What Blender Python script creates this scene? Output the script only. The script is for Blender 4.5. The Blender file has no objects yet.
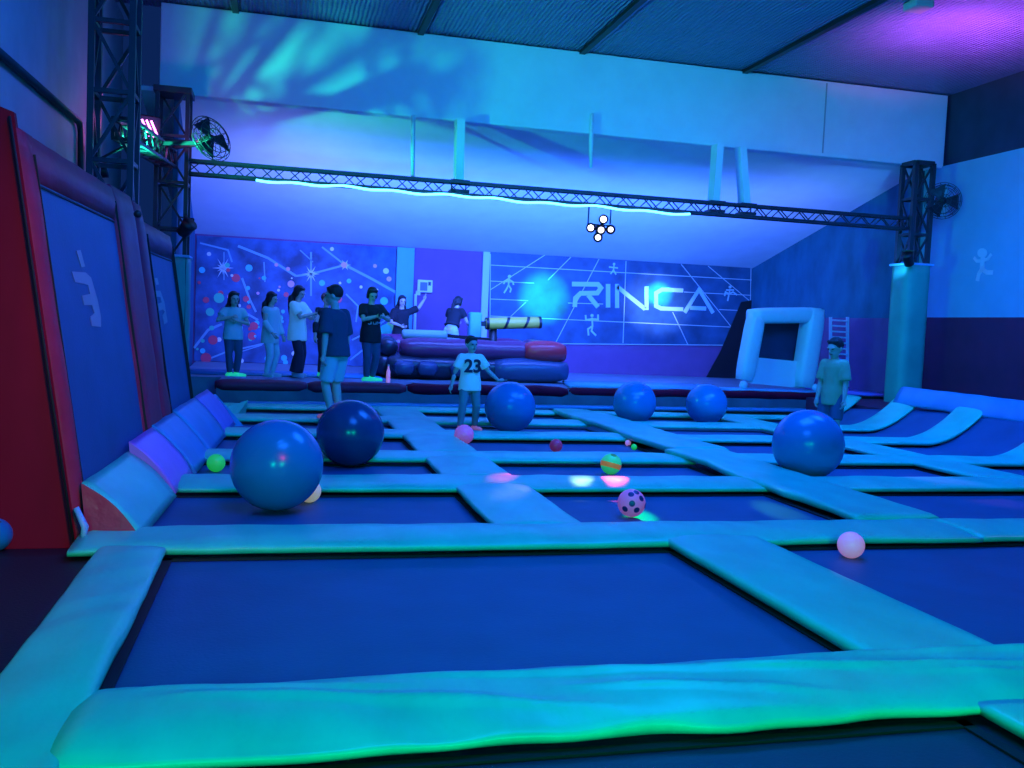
import bpy, bmesh, math, random
from mathutils import Vector, Matrix, noise
import numpy as np

S = bpy.context.scene
COL = S.collection
random.seed(7)
PI = math.pi

# ------------------------------------------------------------------ camera
F_PX, CX, CY, EYE = 930.0, 512.0, 384.0, 1.42
_vy = np.array([282. - CX, 318. - CY, F_PX]); _vy /= np.linalg.norm(_vy)
_vx = np.array([4300. - CX, 490. - CY, F_PX]); _vx -= _vy * _vx.dot(_vy); _vx /= np.linalg.norm(_vx)
_vz = np.cross(_vx, _vy)
if _vz[1] > 0: _vz = -_vz
RW = np.stack([_vx, _vy, _vz])           # world = RW @ (right, down, forward)
cam_d = bpy.data.cameras.new('camera'); cam = bpy.data.objects.new('camera', cam_d); COL.objects.link(cam)
cam_d.sensor_width = 36.0; cam_d.lens = F_PX / 1024 * 36.0; cam_d.clip_end = 200
M = Matrix.Identity(4)
for r in range(3):
    M[r][0] = RW[r][0]; M[r][1] = -RW[r][1]; M[r][2] = -RW[r][2]
M[2][3] = EYE
cam.matrix_world = M
S.camera = cam

# ------------------------------------------------------------------ world, view, lights
W = bpy.data.worlds.new('world'); S.world = W; W.use_nodes = True
W.node_tree.nodes['Background'].inputs[0].default_value = (0.02, 0.10, 0.55, 1)
W.node_tree.nodes['Background'].inputs[1].default_value = 0.16
S.view_settings.view_transform = 'Standard'; S.view_settings.look = 'None'
S.view_settings.exposure = 0.0; S.view_settings.gamma = 1.0; S.view_settings.use_curve_mapping = False

def aim(o, loc, target):
    o.location = loc
    o.rotation_euler = (Vector(target) - Vector(loc)).to_track_quat('-Z', 'Y').to_euler()
def area(name, loc, target, size, watts, col, sy=None, spread=180):
    l = bpy.data.lights.new(name, 'AREA'); l.energy = watts; l.color = col; l.size = size
    if sy: l.shape = 'RECTANGLE'; l.size_y = sy
    l.spread = math.radians(spread)
    o = bpy.data.objects.new(name, l); COL.objects.link(o); aim(o, loc, target); return o
def spot(name, loc, target, watts, col, deg, blend=.3, r=.05):
    l = bpy.data.lights.new(name, 'SPOT'); l.energy = watts; l.color = col
    l.spot_size = math.radians(deg); l.spot_blend = blend; l.shadow_soft_size = r
    o = bpy.data.objects.new(name, l); COL.objects.link(o); aim(o, loc, target); return o

BLUE = (0.008, 0.14, 1.0)
VIO = (0.05, 0.14, 1.0)
TEAL = (0.02, 0.80, 0.80)
area('blue_flood_near', (1.5, 4.0, 5.9), (2.5, 7.0, 0), 2.5, 380, BLUE)
area('blue_flood_mid', (4.5, 9.0, 6.1), (4.5, 10.5, 0), 3.0, 620, BLUE)
area('blue_flood_far', (8.0, 10.0, 6.1), (7.8, 13.0, 0.0), 2.5, 420, BLUE, spread=120)
area('teal_flood_house', (-1.3, -0.9, 1.75), (0.3, 4.4, 0.0), .6, 43, (0.0, 1.0, 0.62), spread=115)
area('green_flood_house', (1.7, -0.9, 1.85), (2.6, 4.4, 0.0), .6, 43, (0.0, 1.0, 0.50), spread=115)
spot('teal_wash_fascia', (-2.2, 12.9, 3.2), (8.0, 16.2, 8.4), 1250, (0.02, 0.85, 0.45), 112, .9, .035)
area('left_wall_wash', (0.8, 6.5, 5.2), (-2.7, 9.5, 3.8), 1.0, 55, (0.03, 0.16, 1.0), spread=120)  # unseen fill added to turn the left wall bluer
area('blue_wash_front', (5.0, 5.5, 5.7), (7.0, 15.9, 5.5), 1.2, 62, (0.05, 0.48, 0.80), spread=80)
area('stage_uplight', (0.2, 17.2, 2.5), (0.0, 20.2, 4.1), 1.2, 85, (0.20, 0.25, 1.0))
area('stage_ceiling_fill', (5.0, 17.5, 2.3), (5.0, 21.2, 4.3), 9.0, 620, (0.03, 0.11, 1.0), .5, spread=150)  # unseen one-sided panel added to brighten the sloped ceiling
area('stage_uplight_right', (10.4, 17.2, 2.6), (10.2, 19.8, 4.0), 1.0, 34, (0.16, 0.24, 1.0))
area('stage_wash', (5.0, 16.35, 4.0), (5.0, 21.0, 1.0), 7.0, 430, VIO, .6, spread=110)
area('right_wall_wash', (8.5, 9.0, 4.4), (12.4, 13.2, 3.0), 1.2, 75, (0.0, 0.15, 1.0), spread=80)
spot('red_fill_spot', (1.2, 1.5, 3.2), (-1.8, 6.4, 0.5), 480, (1.0, 0.02, 0.42), 44, .8, .6)  # unseen red fill added to bring out the maroon surfaces
spot('magenta_ceiling_spot', (9.7, 12.3, 4.7), (10.0, 12.7, 6.3), 900, (0.85, 0.10, 0.9), 116, 1.0, .08)
spot('green_spot', (5.31, 15.95, 2.9), (6.35, 22.5, 2.22), 7500, (0.02, 1.0, 0.0), 13, 1.0, .03)
spot('cyan_spot', (5.31, 15.95, 2.9), (9.4, 22.5, 2.45), 30000, (0.02, 0.9, 0.7), 5.5, 1.0, .03)
spot('white_spot', (5.31, 15.95, 2.9), (9.3, 22.5, 2.2), 8000, (0.40, 0.5, 1.0), 14, 1.0, .03)
spot('pink_pad_spot', (5.31, 15.1, 3.0), (1.98, 8.15, .06), 4500, (1.0, 0.05, 0.2), 2.2, 1.0, .02)
spot('pink_pad_spot_b', (5.31, 15.1, 3.0), (3.05, 8.1, .06), 6500, (1.0, 0.05, 0.2), 2.0, 1.0, .02)
spot('lime_pad_spot', (5.31, 15.1, 3.0), (2.72, 8.1, .06), 420, (0.5, 1.0, 0.15), 2.0, 1.0, .02)
spot('green_mat_spot', (5.31, 15.1, 3.0), (2.82, 6.85, -.03), 2600, (0.0, 1.0, 0.25), 2.0, 1.0, .02)
spot('green_mat_spot_b', (5.31, 15.1, 3.0), (4.15, 7.05, -.03), 2200, (0.1, 1.0, 0.15), 3.0, 1.0, .02)
spot('violet_pad_spot', (5.31, 15.1, 3.0), (6.55, 8.1, .06), 3500, (0.8, 0.08, 0.8), 5.0, 1.0, .02)
spot('pale_pad_spot', (5.31, 15.1, 3.0), (1.85, 7.4, .06), 420, (1.0, 0.9, 0.9), 2.6, 1.0, .02)
spot('mural_colour_wash', (3.5, 16.4, 3.6), (0.4, 22.6, 1.7), 150, (1.0, 0.30, 0.7), 36, .8, .1)
spot('tower_uplight', (11.2, 15.2, 2.7), (11.4, 18.0, 4.4), 90, (0.05, 0.35, 1.0), 90, .8, .05)
spot('violet_floor_spot', (9.8, 5.4, 5.5), (5.9, 4.6, 0), 330, (0.35, 0.10, 1.0), 34, 1.0, .2)

# ------------------------------------------------------------------ helpers
def ray(x, y): return Vector(RW @ np.array([x - CX, y - CY, F_PX]))
EYEV = Vector((0, 0, EYE))
def on_z(x, y, z=0.): d = ray(x, y); return EYEV + d * ((z - EYE) / d.z)
def on_y(x, y, Y): d = ray(x, y); return EYEV + d * (Y / d.y)
def on_x(x, y, X): d = ray(x, y); return EYEV + d * (X / d.x)
def on_plane(x, y, p, n):
    d = ray(x, y); return EYEV + d * ((Vector(p) - EYEV).dot(n) / d.dot(n))

def mat(name, col, rough=.5, metal=0., spec=.5, bump=None, var=0., emis=None, es=0., sheen=0., coat=0., scale=None):
    m = bpy.data.materials.new(name); m.use_nodes = True; nt = m.node_tree; b = nt.nodes['Principled BSDF']
    b.inputs['Base Color'].default_value = (*col, 1); b.inputs['Roughness'].default_value = rough
    b.inputs['Metallic'].default_value = metal; b.inputs['Specular IOR Level'].default_value = spec
    b.inputs['Sheen Weight'].default_value = sheen; b.inputs['Coat Weight'].default_value = coat
    if emis: b.inputs['Emission Color'].default_value = (*emis, 1); b.inputs['Emission Strength'].default_value = es
    tc = nt.nodes.new('ShaderNodeTexCoord'); mp = nt.nodes.new('ShaderNodeMapping')
    nt.links.new(tc.outputs['Object'], mp.inputs[0])
    if scale: mp.inputs['Scale'].default_value = scale
    if var:
        n = nt.nodes.new('ShaderNodeTexNoise'); n.inputs['Scale'].default_value = 2.3; n.inputs['Detail'].default_value = 5
        nt.links.new(mp.outputs[0], n.inputs['Vector'])
        r = nt.nodes.new('ShaderNodeValToRGB')
        r.color_ramp.elements[0].position = .3; r.color_ramp.elements[1].position = .72
        r.color_ramp.elements[0].color = (*[c * (1 - var) for c in col], 1)
        r.color_ramp.elements[1].color = (*[min(1, c * (1 + var)) for c in col], 1)
        nt.links.new(n.outputs['Fac'], r.inputs[0]); nt.links.new(r.outputs[0], b.inputs['Base Color'])
    if bump:
        sc, st, det = bump
        n2 = nt.nodes.new('ShaderNodeTexNoise'); n2.inputs['Scale'].default_value = sc; n2.inputs['Detail'].default_value = det
        nt.links.new(mp.outputs[0], n2.inputs['Vector'])
        bp = nt.nodes.new('ShaderNodeBump'); bp.inputs['Strength'].default_value = st; bp.inputs['Distance'].default_value = .03
        nt.links.new(n2.outputs['Fac'], bp.inputs['Height']); nt.links.new(bp.outputs[0], b.inputs['Normal'])
    return m

MT = {}
MT['pad'] = mat('turquoise_vinyl', (.035, .68, .43), .36, spec=.45, bump=(3.2, .28, 5), var=.12, scale=(1.6, .8, 1))
MT['pad_blue'] = mat('blue_vinyl', (.04, .30, .55), .36, spec=.45, bump=(3.2, .28, 5), var=.12)
MT['pad_violet'] = mat('violet_vinyl', (.30, .16, .62), .4, bump=(4, .2, 4), var=.1)
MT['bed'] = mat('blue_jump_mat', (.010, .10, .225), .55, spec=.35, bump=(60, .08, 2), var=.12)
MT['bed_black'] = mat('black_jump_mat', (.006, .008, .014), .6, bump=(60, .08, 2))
MT['bed_dark'] = mat('blue_black_jump_mat', (.008, .035, .07), .55, bump=(60, .08, 2), var=.12)  # darker base colour than the other blue mats
MT['rim'] = mat('shade_and_seam_black', (.004, .005, .008), .7)  # black of the painted shade strips, also of seam and valves
MT['maroon'] = mat('maroon_vinyl', (.26, .025, .06), .5, spec=.25, bump=(3, .35, 4), var=.15, scale=(1, 1, 2))
MT['maroon_dark'] = mat('oxblood_vinyl', (.20, .003, .025), .6, spec=.12, bump=(1.6, .35, 3), var=.15, scale=(1.5, 1, .5))
MT['white_wall'] = mat('white_paint', (.72, .76, .80), .7, bump=(5, .06, 4), var=.04)
MT['grey_wall'] = mat('pale_grey_panel', (.34, .37, .40), .7, bump=(2.5, .1, 3), var=.1)
MT['right_wall'] = mat('right_wall_paint', (.17, .40, .55), .7, bump=(5, .05, 3), var=.05)
MT['navy'] = mat('navy_cloth', (.02, .03, .07), .8, bump=(3, .2, 3), var=.2)
MT['curtain'] = mat('dark_blue_drape', (.015, .13, .24), .8, bump=(2.5, .35, 4), var=.25, scale=(1, 1, .5))
MT['purple_wall'] = mat('purple_paint', (.20, .07, .22), .7, var=.08)
MT['wine_wall'] = mat('wine_padding', (.13, .010, .055), .7, var=.12)
MT['mural_dark'] = mat('mural_blue_paint', (.03, .11, .28), .6, var=.55)
MT['rinca_dark'] = mat('panel_blue_paint', (.025, .09, .19), .5, var=.35)
MT['line'] = mat('pale_line_paint', (.50, .62, .70), .6)
MT['letter'] = mat('pale_letter_paint', (.40, .62, .72), .5)
MT['pillar'] = mat('sky_blue_paint', (.10, .42, .50), .6, var=.06)
MT['steel'] = mat('dark_painted_steel', (.022, .030, .040), .45, spec=.5, var=.2)
MT['black'] = mat('black_plastic', (.01, .01, .014), .45)
MT['post_pad'] = mat('green_post_vinyl', (.04, .36, .26), .5, bump=(3, .3, 4), var=.12)
MT['stage_floor'] = mat('stage_floor_vinyl', (.20, .26, .32), .4, var=.15, bump=(6, .1, 3))
MT['stage_front'] = mat('stage_front_panel', (.10, .14, .18), .6, var=.2, bump=(3, .1, 3))
MT['gym_mat'] = mat('light_blue_gym_mat', (.14, .50, .72), .45, var=.06)
MT['infl_white'] = mat('white_inflatable_vinyl', (.55, .68, .72), .4, bump=(2, .15, 3))
MT['infl_dark'] = mat('dark_inflatable_vinyl', (.018, .025, .05), .3, bump=(2, .2, 3))
MT['infl_plum'] = mat('plum_inflatable_vinyl', (.20, .03, .10), .3, bump=(2, .2, 3))
MT['infl_red'] = mat('red_inflatable_vinyl', (.75, .03, .05), .3, bump=(2, .2, 3))
MT['infl_blue'] = mat('royal_inflatable_vinyl', (.05, .08, .17), .3, bump=(2, .2, 3))
MT['yellow'] = mat('yellow_vinyl', (.62, .46, .06), .45, bump=(4, .2, 3))
MT['greyteal'] = mat('grey_foam_vinyl', (.25, .40, .36), .5, bump=(4, .2, 3))
MT['ball_blue'] = mat('blue_rubber', (.004, .21, .46), .22, spec=.5, var=.04)
MT['ball_navy'] = mat('navy_rubber', (.012, .06, .17), .22, spec=.55, var=.04)
MT['concrete'] = mat('dark_concrete', (.03, .03, .035), .8, var=.2)

def foil_material():
    m = mat('foil_insulation', (.20, .26, .50), .38, metal=.5); nt = m.node_tree; b = nt.nodes['Principled BSDF']
    tc = nt.nodes.new('ShaderNodeTexCoord')
    wv = nt.nodes.new('ShaderNodeTexWave'); wv.wave_type = 'BANDS'; wv.bands_direction = 'X'
    wv.inputs['Scale'].default_value = 4.4; wv.inputs['Distortion'].default_value = 2.6; wv.inputs['Detail'].default_value = 4; wv.inputs['Detail Scale'].default_value = .6
    ns = nt.nodes.new('ShaderNodeTexNoise'); ns.inputs['Scale'].default_value = 1.1; ns.inputs['Detail'].default_value = 7; ns.inputs['Roughness'].default_value = .7
    n3 = nt.nodes.new('ShaderNodeTexNoise'); n3.inputs['Scale'].default_value = 17; n3.inputs['Detail'].default_value = 3
    for n in (wv, ns, n3): nt.links.new(tc.outputs['Object'], n.inputs['Vector'])
    a = nt.nodes.new('ShaderNodeMath'); a.operation = 'MULTIPLY_ADD'; a.inputs[1].default_value = 3.2
    nt.links.new(ns.outputs['Fac'], a.inputs[0]); nt.links.new(wv.outputs['Fac'], a.inputs[2])
    a2 = nt.nodes.new('ShaderNodeMath'); a2.operation = 'MULTIPLY_ADD'; a2.inputs[1].default_value = .9
    nt.links.new(n3.outputs['Fac'], a2.inputs[0]); nt.links.new(a.outputs[0], a2.inputs[2])
    bp = nt.nodes.new('ShaderNodeBump'); bp.inputs['Strength'].default_value = .9; bp.inputs['Distance'].default_value = .07
    nt.links.new(a2.outputs[0], bp.inputs['Height']); nt.links.new(bp.outputs[0], b.inputs['Normal'])
    rr = nt.nodes.new('ShaderNodeMapRange'); rr.inputs[3].default_value = .3; rr.inputs[4].default_value = .6
    nt.links.new(ns.outputs['Fac'], rr.inputs[0]); nt.links.new(rr.outputs[0], b.inputs['Roughness'])
    return m
MT['foil'] = foil_material()

def tag(o, label, cat, group=None, kind=None):
    o['label'] = label; o['category'] = cat
    if group: o['group'] = group
    if kind: o['kind'] = kind
    return o
def new(name, bm, m, parent=None, smooth=True):
    me = bpy.data.meshes.new(name); bmesh.ops.recalc_face_normals(bm, faces=bm.faces); bm.to_mesh(me); bm.free()
    if smooth:
        for p in me.polygons: p.use_smooth = True
    for mm in (m if isinstance(m, (list, tuple)) else [m]): me.materials.append(MT[mm] if isinstance(mm, str) else mm)
    o = bpy.data.objects.new(name, me); COL.objects.link(o)
    if parent: o.parent = parent; o.matrix_parent_inverse = parent_matrix(parent).inverted()
    return o
def parent_matrix(p):
    m = p.matrix_basis.copy()
    q = p
    while q.parent:
        m = q.parent.matrix_basis @ q.matrix_parent_inverse @ m; q = q.parent
    return m
def empty(name, loc, label, cat, group=None, rz=0.):
    o = bpy.data.objects.new(name, None); COL.objects.link(o); o.location = loc; o.rotation_euler = (0, 0, rz)
    o.empty_display_size = .1
    return tag(o, label, cat, group)
def struct(name, bm, m, smooth=False):
    o = new(name, bm, m, None, smooth); o['kind'] = 'structure'; return o

def B(): return bmesh.new()
def box(bm, lo, hi, bev=0., mtx=None, seg=2):
    lo, hi = Vector(lo), Vector(hi)
    r = bmesh.ops.create_cube(bm, size=1.0); vs = r['verts']
    bmesh.ops.scale(bm, vec=hi - lo, verts=vs); bmesh.ops.translate(bm, vec=(hi + lo) / 2, verts=vs)
    if bev:
        es = list({e for v in vs for e in v.link_edges})
        r = bmesh.ops.bevel(bm, geom=es, offset=bev, segments=seg, affect='EDGES', profile=.5)
        vs = list(set(r['verts']) | {v for v in vs if v.is_valid})
    if mtx is not None: bmesh.ops.transform(bm, matrix=mtx, verts=[v for v in vs if v.is_valid])
    return vs
def frame_of(d, hint=Vector((0, 0, 1))):
    d = d.normalized()
    if abs(d.dot(hint)) > .95: hint = Vector((1, 0, 0)) if abs(d.x) < .9 else Vector((0, 1, 0))
    u = hint.cross(d).normalized(); v = d.cross(u).normalized(); return u, v
def tube(bm, pts, rad, seg=8, cap=True, hint=Vector((0, 0, 1))):
    pts = [Vector(p) for p in pts]; n = len(pts)
    rads = rad if isinstance(rad, (list, tuple)) else [rad] * n
    rings = []
    for i, p in enumerate(pts):
        d = (pts[min(i + 1, n - 1)] - pts[max(i - 1, 0)])
        u, v = frame_of(d, hint)
        rr = rads[i]; ra, rb = rr if isinstance(rr, (tuple, list)) else (rr, rr)
        rings.append([bm.verts.new(p + u * (ra * math.cos(a)) + v * (rb * math.sin(a))) for a in [2 * PI * k / seg for k in range(seg)]])
    for a, b in zip(rings, rings[1:]):
        for k in range(seg): bm.faces.new((a[k], a[(k + 1) % seg], b[(k + 1) % seg], b[k]))
    if cap:
        bm.faces.new(rings[0][::-1]); bm.faces.new(rings[-1])
    return rings
def bar(bm, a, b, w, h=None):
    a, b = Vector(a), Vector(b); h = h or w
    u, v = frame_of(b - a)
    vs = []
    for p in (a, b): vs.append([bm.verts.new(p + u * (sx * w / 2) + v * (sy * h / 2)) for sx, sy in ((-1, -1), (1, -1), (1, 1), (-1, 1))])
    for k in range(4): bm.faces.new((vs[0][k], vs[0][(k + 1) % 4], vs[1][(k + 1) % 4], vs[1][k]))
    bm.faces.new(vs[0][::-1]); bm.faces.new(vs[1])
def sphere(bm, c, r, u=24, v=16, sc=(1, 1, 1), mtx=None):
    q = bmesh.ops.create_uvsphere(bm, u_segments=u, v_segments=v, radius=1.0); vs = q['verts']
    rr = r if isinstance(r, (tuple, list)) else (r, r, r)
    bmesh.ops.scale(bm, vec=rr, verts=vs)
    if mtx is not None: bmesh.ops.transform(bm, matrix=mtx, verts=vs)
    bmesh.ops.translate(bm, vec=Vector(c), verts=vs); return vs
def poly_slab(bm, pts, normal, t):
    """a flat outline with thickness t along normal"""
    n = Vector(normal).normalized() * t
    a = [bm.verts.new(Vector(p)) for p in pts]; b = [bm.verts.new(Vector(p) + n) for p in pts]
    k = len(a)
    for i in range(k): bm.faces.new((a[i], a[(i + 1) % k], b[(i + 1) % k], b[i]))
    bm.faces.new(a[::-1]); bm.faces.new(b)
def stroke(bm, pts, w, normal, t):
    """flat ribbon of width w along a polyline lying in a plane"""
    pts = [Vector(p) for p in pts]; n = Vector(normal).normalized(); L, R = [], []
    for i, p in enumerate(pts):
        if i == 0: s = n.cross((pts[1] - p).normalized()); k = 1
        elif i == len(pts) - 1: s = n.cross((p - pts[i - 1]).normalized()); k = 1
        else:
            s1 = n.cross((p - pts[i - 1]).normalized()); s2 = n.cross((pts[i + 1] - p).normalized())
            s = (s1 + s2).normalized(); k = min(1.6, 1 / max(.35, s.dot(s1)))
        L.append(p + s * (w / 2 * k)); R.append(p - s * (w / 2 * k))
    for i in range(len(pts) - 1):
        poly_slab(bm, [L[i], R[i], R[i + 1], L[i + 1]], n, t)
def prism(bm, prof, p0, p1):
    """prof: list of offset vectors, swept p0->p1"""
    a = [bm.verts.new(Vector(p0) + Vector(q)) for q in prof]; b = [bm.verts.new(Vector(p1) + Vector(q)) for q in prof]
    k = len(a)
    for i in range(k): bm.faces.new((a[i], a[(i + 1) % k], b[(i + 1) % k], b[i]))
    bm.faces.new(a[::-1]); bm.faces.new(b)
def quad_slab(bm, c4, t):
    n = (Vector(c4[1]) - Vector(c4[0])).cross(Vector(c4[3]) - Vector(c4[0]))
    poly_slab(bm, c4, n, t)

# ------------------------------------------------------------------ setting
WL, WR, CEIL = -2.7, 12.45, 6.32
FY = 15.9                                   # front face of the fascia
bm = B(); box(bm, (-3.5, -4, -1.0), (13.5, 24, -.8)); struct('floor', bm, 'concrete')
bm = B(); box(bm, (-2.9, -2, CEIL), (13.2, 16.25, CEIL + .1)); struct('ceiling', bm, 'foil')
for i, x in enumerate((-.85, 2.13, 4.98, 8.12)):
    bm = B(); bar(bm, (x, -2, CEIL - .03), (x, 16.1, CEIL - .03), .10, .07); struct('trim_%d' % (i + 1), bm, 'black')
bm = B(); box(bm, (WL - .15, 2.0, -.8), (WL, 17, CEIL)); struct('wall_left', bm, 'grey_wall')
bm = B(); box(bm, (WR, 3.0, 1.98), (WR + .15, 17.2, 4.93)); struct('wall_right', bm, 'right_wall')
bm = B(); box(bm, (WR, 3.0, -.8), (WR + .15, 17.2, 1.98)); struct('wall_right_lower', bm, 'wine_wall')
bm = B(); box(bm, (WR + .1, 3.0, 4.93), (WR + .3, 17.2, CEIL)); struct('wall_right_upper', bm, 'navy')
# fascia: long white boxed beam on the two lattice towers
bm = B(); box(bm, (-1.98, FY, 4.90), (12.48, FY + .28, 6.30), .02); struct('wall_fascia', bm, 'white_wall')
bm = B(); box(bm, (9.80, FY - .006, 4.96), (9.83, FY, 6.26)); struct('trim_5', bm, 'grey_wall')
# stage room behind
SLX, SRX0, SRX1, BY = -1.98, 12.45, 12.15, 22.6
def slope_z(y): return 3.26 + .268 * (BY - y)
bm = B()
quad_slab(bm, [(-2.3, 16.2, slope_z(16.2)), (12.8, 16.2, slope_z(16.2)), (12.8, BY + .2, slope_z(BY + .2)), (-2.3, BY + .2, slope_z(BY + .2))], .08)
struct('ceiling_slope', bm, 'white_wall')
bm = B(); box(bm, (-2.2, BY, -.8), (12.8, BY + .15, 3.4)); struct('wall_back', bm, 'purple_wall')
bm = B(); quad_slab(bm, [(SLX, BY, -.8), (-1.72, 16.3, -.8), (-1.72, 16.3, slope_z(16.3)), (SLX, BY, 3.26)], .08); struct('wall_stage_left', bm, 'curtain')
bm = B()
quad_slab(bm, [(SRX0, 16.4, 1.96), (SRX1, BY, 1.96), (SRX1, BY, 3.27), (SRX0, 16.4, slope_z(16.4))], -.08); struct('wall_stage_right', bm, 'curtain')
bm = B(); quad_slab(bm, [(SRX0, 16.4, -.3), (SRX1, BY, -.3), (SRX1, BY, 1.96), (SRX0, 16.4, 1.96)], -.08); struct('wall_stage_right_lower', bm, 'purple_wall')
SZ = .34
def sy(x): return 15.72 + .1 * x            # front line of the stage
bm = B()
poly_slab(bm, [(-1.0, sy(-1.0), SZ - .9), (12.3, sy(12.3), SZ - .9), (12.2, BY, SZ - .9), (-1.9, BY, SZ - .9), (-1.7, 17.0, SZ - .9), (-1.0, 17.0, SZ - .9)], (0, 0, 1), .9)
struct('floor_stage', bm, 'stage_floor')
bm = B(); quad_slab(bm, [(-1.0, sy(-1.0) - .03, -.3), (12.3, sy(12.3) - .03, -.3), (12.3, sy(12.3) - .03, SZ - .04), (-1.0, sy(-1.0) - .03, SZ - .04)], -.03); struct('trim_6', bm, 'stage_front')

# ------------------------------------------------------------------ trampoline court
def ramp(x, y):
    """height of the quarter-pipe on the right side"""
    x0 = 9.0 + .10 * (y - 11.3)
    t = max(0., x - x0)
    return min(.50 * t * t + .10 * t, .50 + t * 0.01) if t > 0 else 0.

def pad(name, path, width, label, m='pad', thick=.055, seed=0, wav=.02, group=None, wdir=None, zoff=0., crown=.010, puff=.7, ridges=(), K=12):
    """vinyl covered foam pad swept along a path"""
    path = [Vector(p) for p in path]
    fine = [path[0]]
    for a, b in zip(path, path[1:]):
        n = max(1, int((b - a).length / .07))
        fine += [a.lerp(b, (i + 1) / n) for i in range(n)]
    bm = B(); rings = []; N = len(fine)
    for i, p in enumerate(fine):
        d = (fine[min(i + 1, N - 1)] - fine[max(i - 1, 0)]).normalized()
        w = Vector(wdir) if wdir else Vector((-d.y, d.x, 0)).normalized()
        up = d.cross(w).normalized()
        if up.z < 0 or (abs(up.z) < .05 and up.x > 0): up = -up
        s = i * .07
        e0 = wav * noise.noise((s * .9, seed * 3.1, 0)) + wav * .4 * noise.noise((s * 3.3, seed * 3.1, 4))
        e1 = wav * noise.noise((s * .9, seed * 3.1 + 7, 0)) + wav * .4 * noise.noise((s * 3.3, seed * 3.1, 9))
        end = min(i, N - 1 - i) * .07
        k = 1 if end > .08 else .80 + .2 * math.sin(end / .08 * PI / 2)
        ring = []
        h0, h1 = width / 2 + e0, width / 2 + e1
        prof = []
        r = thick * .45
        for a in (PI, .75 * PI, .5 * PI): prof.append((-h0 + r + r * math.cos(a), thick - r + r * math.sin(a)))
        for q in range(1, K): prof.append((-h0 + r + (h0 + h1 - 2 * r) * q / K, thick))
        for a in (.5 * PI, .25 * PI, 0): prof.append((h1 - r + r * math.cos(a), thick - r + r * math.sin(a)))
        prof += [(h1 - .01, 0), (-h0 + .01, 0)]
        for (x, z) in prof:
            zz = z
            if z > thick * .5:
                u = x / (width / 2)
                zz += crown * puff * (1 - abs(u) ** 2.6) * k + .016 * puff * noise.noise((s * 1.3 + x * 1.6, x * 3.0 - s * .5, seed * 5.7)) + .010 * puff * noise.noise((s * 4.1 + x * 3, x * 2.2, seed * 2.3))
                for (sa, xa, sb, xb, hh, ww) in ridges:
                    q = (s - sa) / (sb - sa)
                    if 0 < q < 1: zz += hh * math.sin(PI * q) ** .6 * math.exp(-((x - (xa + (xb - xa) * q ** 1.3)) / ww) ** 2)
                zz = z + (zz - z) * min(1, max(0, (1.02 - abs(u)) * 6)); zz *= k if k < 1 else 1
            ring.append(bm.verts.new(p + w * x + up * (zz + zoff)))
        rings.append(ring)
    n = len(rings[0])
    for a, b in zip(rings, rings[1:]):
        for q in range(n): bm.faces.new((a[q], a[(q + 1) % n], b[(q + 1) % n], b[q]))
    bm.faces.new(rings[0][::-1]); bm.faces.new(rings[-1])
    o = new(name, bm, m)
    return tag(o, label, 'safety pad', group)

def bed(x0, x1, y0, y1, label, m='bed', z=-.035, sloped=False, group=None, name='trampoline_bed'):
    root = None
    nx, ny = (26 if sloped else 12), 10
    bm = B(); g = []
    for j in range(ny + 1):
        row = []
        for i in range(nx + 1):
            x = x0 + (x1 - x0) * i / nx; y = y0 + (y1 - y0) * j / ny
            u, v = 2 * i / nx - 1, 2 * j / ny - 1
            zz = z - .012 * (1 - u * u) * (1 - v * v) + (ramp(x, y) if sloped else 0)
            row.append(bm.verts.new((x, y, zz)))
        g.append(row)
    for j in range(ny):
        for i in range(nx): bm.faces.new((g[j][i], g[j][i + 1], g[j + 1][i + 1], g[j + 1][i]))
    r = bmesh.ops.extrude_face_region(bm, geom=list(bm.faces))
    bmesh.ops.translate(bm, vec=(0, 0, -.012), verts=[q for q in r['geom'] if isinstance(q, bmesh.types.BMVert)])
    o = new(name, bm, m); tag(o, label, 'trampoline', group)
    return o
def rim(o, x0, x1, y0, y1, wd=.05, z=-.033, sides='LRNF'):
    """black strip painted as the shade under the pads round a mat"""
    bm = B()
    if 'L' in sides: box(bm, (x0, y0, z), (x0 + wd, y1, z + .008))
    if 'R' in sides: box(bm, (x1 - wd, y0, z), (x1, y1, z + .008))
    if 'F' in sides: box(bm, (x0, y1 - wd, z), (x1, y1, z + .008))
    if 'N' in sides: box(bm, (x0, y0, z), (x1, y0 + wd, z + .008))
    e = new('edge_shade', bm, 'rim', o, False); e['label'] = 'black strip painted as shade under the pad edge'  # strip puts the dark under the pad edges into colour

# columns and rows (metres): pads sit between them
# front pair of large mats
rim(bed(-.72, 2.75, .9, 3.1, 'dark blue mat under the camera, in front of the widest pad', 'bed_dark'), -.64, 2.62, 1.0, 2.99)
rim(bed(3.2, 6.6, .9, 3.1, 'dark blue mat right of the short pad at the lower right corner', 'bed_dark'), 3.36, 6.4, 1.0, 3.0)
rim(bed(-.75, 2.65, 3.4, 5.85, 'largest dark blue rectangular mat, filling the middle of the front row'), -.64, 2.60, 3.5, 5.74)
rim(bed(3.1, 6.5, 3.4, 5.85, 'large violet tinted mat right of the diagonal pad, small pink ball on it'), 3.20, 6.4, 3.5, 5.74)
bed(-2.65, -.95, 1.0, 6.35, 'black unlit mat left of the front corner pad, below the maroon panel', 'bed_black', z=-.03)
RN = ['', '', '', 'third', 'fourth', 'fifth', 'sixth', 'seventh']
ROWS = {3: (6.25, 7.80), 4: (8.30, 9.48), 5: (9.95, 11.42), 6: (11.9, 13.1), 7: (13.6, 14.8)}
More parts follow.
